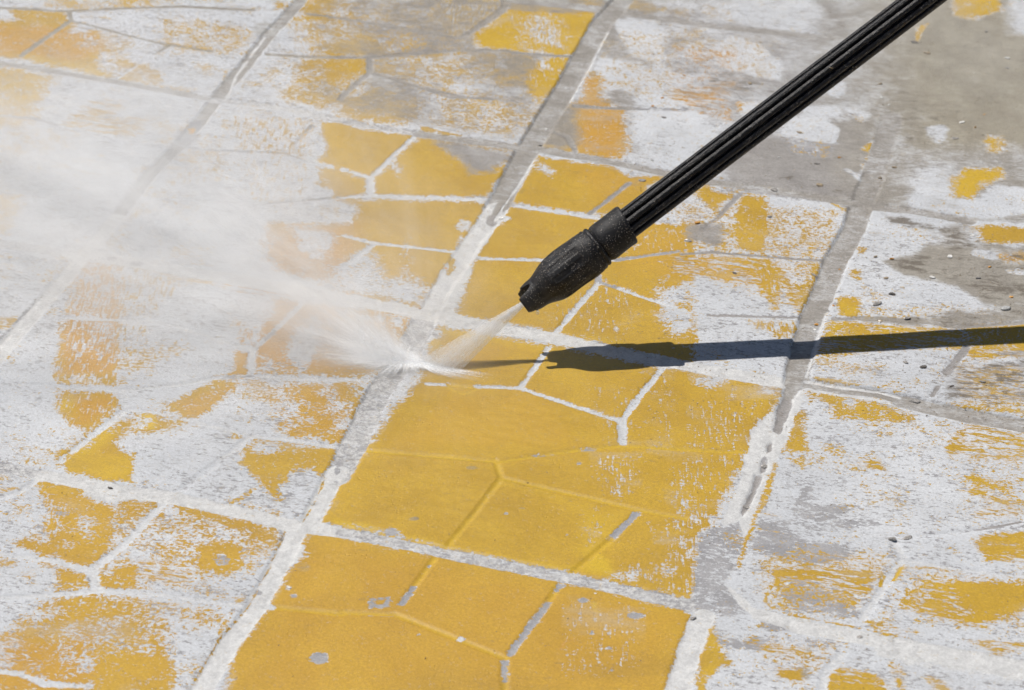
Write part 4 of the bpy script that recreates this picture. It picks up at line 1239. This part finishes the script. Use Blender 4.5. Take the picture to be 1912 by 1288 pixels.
def make_froth(seed, zs, scale, name, label, tilt=0.0, gain=2.3, wide=1.0):
    """thin froth sheet lying where the jet lands, torn into radial strands"""
    tab = [(0, .036), (6, .030), (14, .016), (30, .011), (60, .010), (100, .016), (122, .034), (140, .062), (160, .060), (180, .050), (196, .036), (220, .020), (270, .011), (330, .009), (352, .027), (360, .036)]
    o = np.array(JC) - np.array(U_) * 1.25; th = np.linspace(0, 2 * math.pi, 181)[:-1]
    L = np.interp(np.degrees(th), [a for a, b in tab], [b for a, b in tab]) * scale
    r = np.random.default_rng(seed); L = L * (1 + .10 * r.normal(0, 1, 180))
    rho = np.linspace(.0, 1, 16); V = []; F = []; A = []
    for q in rho:
        for k, t in enumerate(th):
            rr = q * L[k]
            V.append((o[0] + rr * math.cos(t) + float(U_[0]) * .55 * math.cos(t) * (1 - .3 * q), o[1] + rr * math.sin(t), zs + .0022 * math.exp(-(rr / .014) ** 2) + .0004 * q * math.sin(t * 37 + seed))); A.append(q)
    for i in range(15):
        for k in range(180): F.append((i * 180 + k, i * 180 + (k + 1) % 180, (i + 1) * 180 + (k + 1) % 180, (i + 1) * 180 + k))
    F.append(tuple(range(180))[::-1])
    if tilt:
        c_, s_ = math.cos(tilt), math.sin(tilt); V = [(o[0] + (x - o[0]) * c_, o[1] + (y - o[1]) * wide, z + max(0, -(x - o[0])) * s_ + .0004) for x, y, z in V]
    g = NG(name + '_water'); pos = g.n('ShaderNodeNewGeometry').outputs['Position']; d = vmath(g, 'NORMALIZE', vmath(g, 'SUBTRACT', pos, (float(o[0]), float(o[1]), zs)))
    at = g.n('ShaderNodeAttribute', attribute_name='spread'); f = g.math('SUBTRACT', 1.0, at.outputs['Fac'])
    st = g.ramp(g.noise(d, 5, 2, .55), .32, .68, .8, 1.2); fn = g.ramp(g.noise(pos, 420, 4, .75), .3, .7, .7, 1.2)
    al = g.math('MULTIPLY', g.math('MULTIPLY', g.math('POWER', f, 1.8), g.math('MULTIPLY', st, fn)), gain, clamp=True)
    df = g.n('ShaderNodeBsdfDiffuse'); df.inputs[0].default_value = (.95, .965, .98, 1); tp = g.n('ShaderNodeBsdfTransparent'); ms = g.n('ShaderNodeMixShader')
    g.set(ms.inputs[0], al); g.t.links.new(tp.outputs[0], ms.inputs[1]); g.t.links.new(df.outputs[0], ms.inputs[2]); g.t.links.new(ms.outputs[0], g.out.inputs[0])
    ob = mesh_obj(name, V, F, g.m); at_ = ob.data.attributes.new('spread', 'FLOAT', 'POINT'); at_.data.foreach_set('value', A); tag(ob, label, None, None, 'stuff')
make_froth(4, .0007, 1.9, 'water_froth', 'white froth spreading over the joint where the jet lands')
make_froth(9, .0010, 1.7, 'splash_sheet', 'ragged sheet of white water rising left of the jet', math.radians(20), .5, .9)
# ------------------------------------------------------------------ loose chips and stones
def stone_mat(name, col, rough=.35, spec=.5, trans=0.0):
    g = NG(name); tc = g.n('ShaderNodeTexCoord').outputs['Object']
    n = g.noise(tc, 700, 4, .65); c = g.mix(g.ramp(n, .35, .65), tuple(v * .72 for v in col), tuple(min(v * 1.15, 1) for v in col))
    s = g.n('ShaderNodeBsdfPrincipled'); g.set(s.inputs['Base Color'], c); s.inputs['Roughness'].default_value = rough
    s.inputs['Specular IOR Level'].default_value = spec; s.inputs['Transmission Weight'].default_value = trans
    b = g.n('ShaderNodeBump'); b.inputs['Strength'].default_value = .4; b.inputs['Distance'].default_value = .0003; g.set(b.inputs['Height'], n)
    g.set(s.inputs['Normal'], b.outputs[0]); g.t.links.new(s.outputs[0], g.out.inputs[0]); return g.m
CM = {'o': stone_mat('orange_paint_chip', (.56, .27, .04), .5), 'w': stone_mat('white_plaster_chip', (.72, .71, .68), .6),
      'g': stone_mat('grey_wet_stone', (.33, .31, .285), .22, .7), 'k': stone_mat('dark_stone', (.14, .125, .11), .25, .6),
      't': stone_mat('tan_stone', (.34, .27, .18), .35), 'c': stone_mat('clear_stone', (.62, .62, .60), .10, .8, .25)}
NMS = {'o': ('paint_chip', 'chip'), 'w': ('plaster_chip', 'chip'), 'g': ('pebble', 'pebble'), 'k': ('pebble', 'pebble'), 't': ('pebble', 'pebble'), 'c': ('pebble', 'pebble')}
CHIPS = '''
1277,140,o,2.6,2|orange paint chip highest on the wet slush left of the lance
1237,183,o,3.2,2|orange chip in the grey slush, upper of two beside white streaks
1219,198,o,3.6,2|orange paint chip touching the white streak, lower and larger of two
1240,219,g,5,3|grey wet pebble on the white blotch left of the lance
1010,267,g,4,3|small shiny grey pebble at the tan joint crossing above the lance nozzle
1020,236,w,3,2|tiny white chip in the tan joint just above the crossing
1217,300,c,3,2|small clear pebble in the slush left of the lance tube
1199,338,g,7,3|long grey stone lying under the left edge of the lance tube
1881,109,w,6,3|largest white chip on the sandy tan slurry in the upper right corner
1841,59,g,5,3|round pale grey pebble near the top edge right of the lance
1707,79,k,8,2|dark flat flake beside the lance near the upper yellow patch
1731,99,t,8,3|pale tan pebble just below the dark flat flake
1881,127,g,4.5,2|flat grey pebble just below the largest white chip
1642,157,t,6,3|brown pebble on the slurry directly below the lance tube
1646,182,w,3,2|tiny white chip, upper one of two below the brown pebble
1659,196,w,3,2|tiny white chip, lower one of two below the brown pebble
1796,229,w,6,2|long white chip in the middle of the tan slurry
1783,258,g,7,2|pale grey stone on the slurry below the long white chip
1821,238,o,2.4,2|tiny orange chip just right of the long white chip
1838,214,o,2.6,1.5|tiny orange chip alone on the tan slurry towards the right edge
1399,156,t,5,3|brown pebble on the grey slush above the lance tube
1419,79,t,4,2|small olive pebble near the top on pale slush
1493,248,t,6,2|brown sliver of stone just right of the lance tube
1525,305,g,6,3|oval grey pebble in the grey slurry right of the lance
1454,294,w,3,2|tiny white chip in the grey slurry close to the lance
1567,294,o,3,2|orange chip in the grey slurry between grey pebbles
1670,313,t,5,3|tan pebble on the slurry near the yellow remnant strip
1643,331,t,4,3|small brown pebble at the lower end of the yellow remnant strip
1531,346,t,7,3|tan brown stone at the lower edge of the grey slurry
1446,351,g,7,3|grey stone among white smears above the yellow patch
1302,417,o,5,4|orange cube shaped chip just right of the lance collar
1436,405,g,5,3|grey wet pebble at the right edge of the yellow patch
1285,450,g,7,3|grey flake in the dark puddle right of the nozzle
1520,514,g,6,3|grey wet stone on yellow paint left of the wide tan joint
1635,480,t,4,3|tan pebble on the white slab right of the wide joint
1665,484,o,4,3|orange chip on the white slab beside a tan pebble
1774,480,w,5,3|white chip on the dark wet patch by the right edge
1741,518,w,5,3|white chip on the lower left rim of the dark wet patch
1826,519,g,5,3|pale grey pebble in the middle of the dark wet patch
1848,499,o,4,2|orange chip on the dark wet patch
1655,519,t,5,2|flat tan pebble on white paint below the orange chip
1638,567,g,9,4|large glistening wet stone on the white slab right of the wide joint
1665,549,k,6,4|dark pebble just above the large glistening stone
1878,576,c,8,4|large clear wet pebble near the right edge above the shadow
1694,594,g,6,3|grey wet pebble on the tan smear above the lance shadow
1644,598,t,4,2|tan chip in the thin joint above the lance shadow
1546,580,g,4,2|grey pebble in the wide tan joint
1556,571,o,3,2|orange crumb on the edge of the wide tan joint
1525,602,o,4,2.5|orange chip in the wide joint just above the lance shadow
1522,611,w,4,2|white chip in the wide joint touching the orange chip
1568,498,o,2.2,2|tiny orange crumb high in the wide tan joint
1690,677,g,5,3|grey wet pebble below the lance shadow, left one of two
1724,685,k,6,3|dark wet pebble below the lance shadow, right one of two
1707,744,g,9,3.5|long glossy wet stone in the tan joint near the right edge
1777,721,k,4,2|dark flat pebble on the dirty white slab
1834,713,g,5,3|grey pebble on the dirtiest part of the white slab
1371,510,k,4,2|small dark pebble on worn yellow paint
1888,554,o,4,2|orange chip near the right edge above the clear pebble
1816,440,w,4,2|white chip beside the yellow strip near the right edge
1667,1008,g,7,5|pointed grey rock on the white slab, left one of a pair
1695,1004,g,9,3.5|flat grey stone slab, right one of a pair on white paint
1394,944,g,8,3|wedge shaped grey stone in the cracked plaster joint
1428,869,g,6,3|round grey pebble set in the cracked plaster joint
1605,1188,g,4,1.5|small grey pebble on the bottom right plaster joint
1295,1154,g,5,3|grey pebble at the grey concrete corner near the bottom joint
206,911,k,4,3|dark crumb on the white plaster joint at the lower left
832,499,o,3.5,2|rusty orange crumb on the edge of the white joint left of the nozzle
784,574,o,3,2|rusty crumb at the corner of the white joint crossing
936,408,w,5,1.2|white plaster flake on the right edge of the wide joint
1112,1108,w,2.5,1|tiny white speck on the lowest yellow slab
540,1097,w,4,2.5|white crumb on yellow paint beside the lower plaster joint'''
_r = random.Random(5)
for ln in CHIPS.strip().split('\n'):
    a, lab = ln.split('|'); x, y, k, sz, hz = a.split(','); x, y, sz, hz = float(x), float(y), float(sz), float(hz)
    p = gnd(x, y); dz = FLD['z'][min(np.searchsorted(GY, p[1]), NY - 1), min(np.searchsorted(GX, p[0]), NX - 1)]
    asp = _r.uniform(.45, .8)
    o = blob(NMS[k][0], (p[0], p[1], float(dz) + hz * .00018), (sz * .00055, sz * .00055 * asp, hz * .00038), int(x * 7 + y), CM[k], ang=k != 'c', rz=_r.uniform(-.5, .9))
    tag(o, lab, NMS[k][1], {'o': 'loose orange paint chips', 'w': 'loose white plaster chips'}.get(k, 'wet pebbles scattered on the paving'))
# dried mud flake sticking to the lance tube
_t2 = ray(1553, 137); _A = np.stack([np.array(AX), -_t2], 1); _st = np.linalg.lstsq(_A, CN - np.array(N0), rcond=None)[0]
mf = blob('mud_flake', N0 + AX * float(_st[0]) + VD * .0117 + UD * .001, (.0022, .0011, .0008), 9, CM['t'], ang=True)
tag(mf, 'small tan mud flake stuck to the ribbed black lance tube', 'mud flake')
# fine grit: far more crumbs than one could count, one object
def make_grit():
    V = []; F = []; r = random.Random(3)
    for i in range(2600):
        if r.random() < .8: p = gnd(r.uniform(1150, 1912), r.uniform(0, 800) ** 1.0)
        else: p = gnd(r.uniform(0, 1912), r.uniform(0, 1288))
        j, k_ = min(np.searchsorted(GY, p[1]), NY - 1), min(np.searchsorted(GX, p[0]), NX - 1)
        s = r.uniform(.0003, .0009); b = len(V); z = float(FLD['z'][j, k_])
        q = [Vector((r.uniform(-1, 1), r.uniform(-1, 1), r.uniform(-.2, 1))).normalized() * s for _ in range(3)]
        base = Vector((p[0], p[1], z))
        vs = [base + Vector((s, 0, 0)), base + Vector((-s * .6, s * .8, 0)), base + Vector((-s * .5, -s * .8, 0)), base + Vector((r.uniform(-.3, .3) * s, r.uniform(-.3, .3) * s, s * .9))]
        V += vs; F += [(b, b + 1, b + 3), (b + 1, b + 2, b + 3), (b + 2, b, b + 3), (b, b + 2, b + 1)]
    o = mesh_obj('grit', V, F, CM['t'], None, False); tag(o, 'fine sandy grit washed over the paving', 'grit', None, 'stuff')
make_grit()
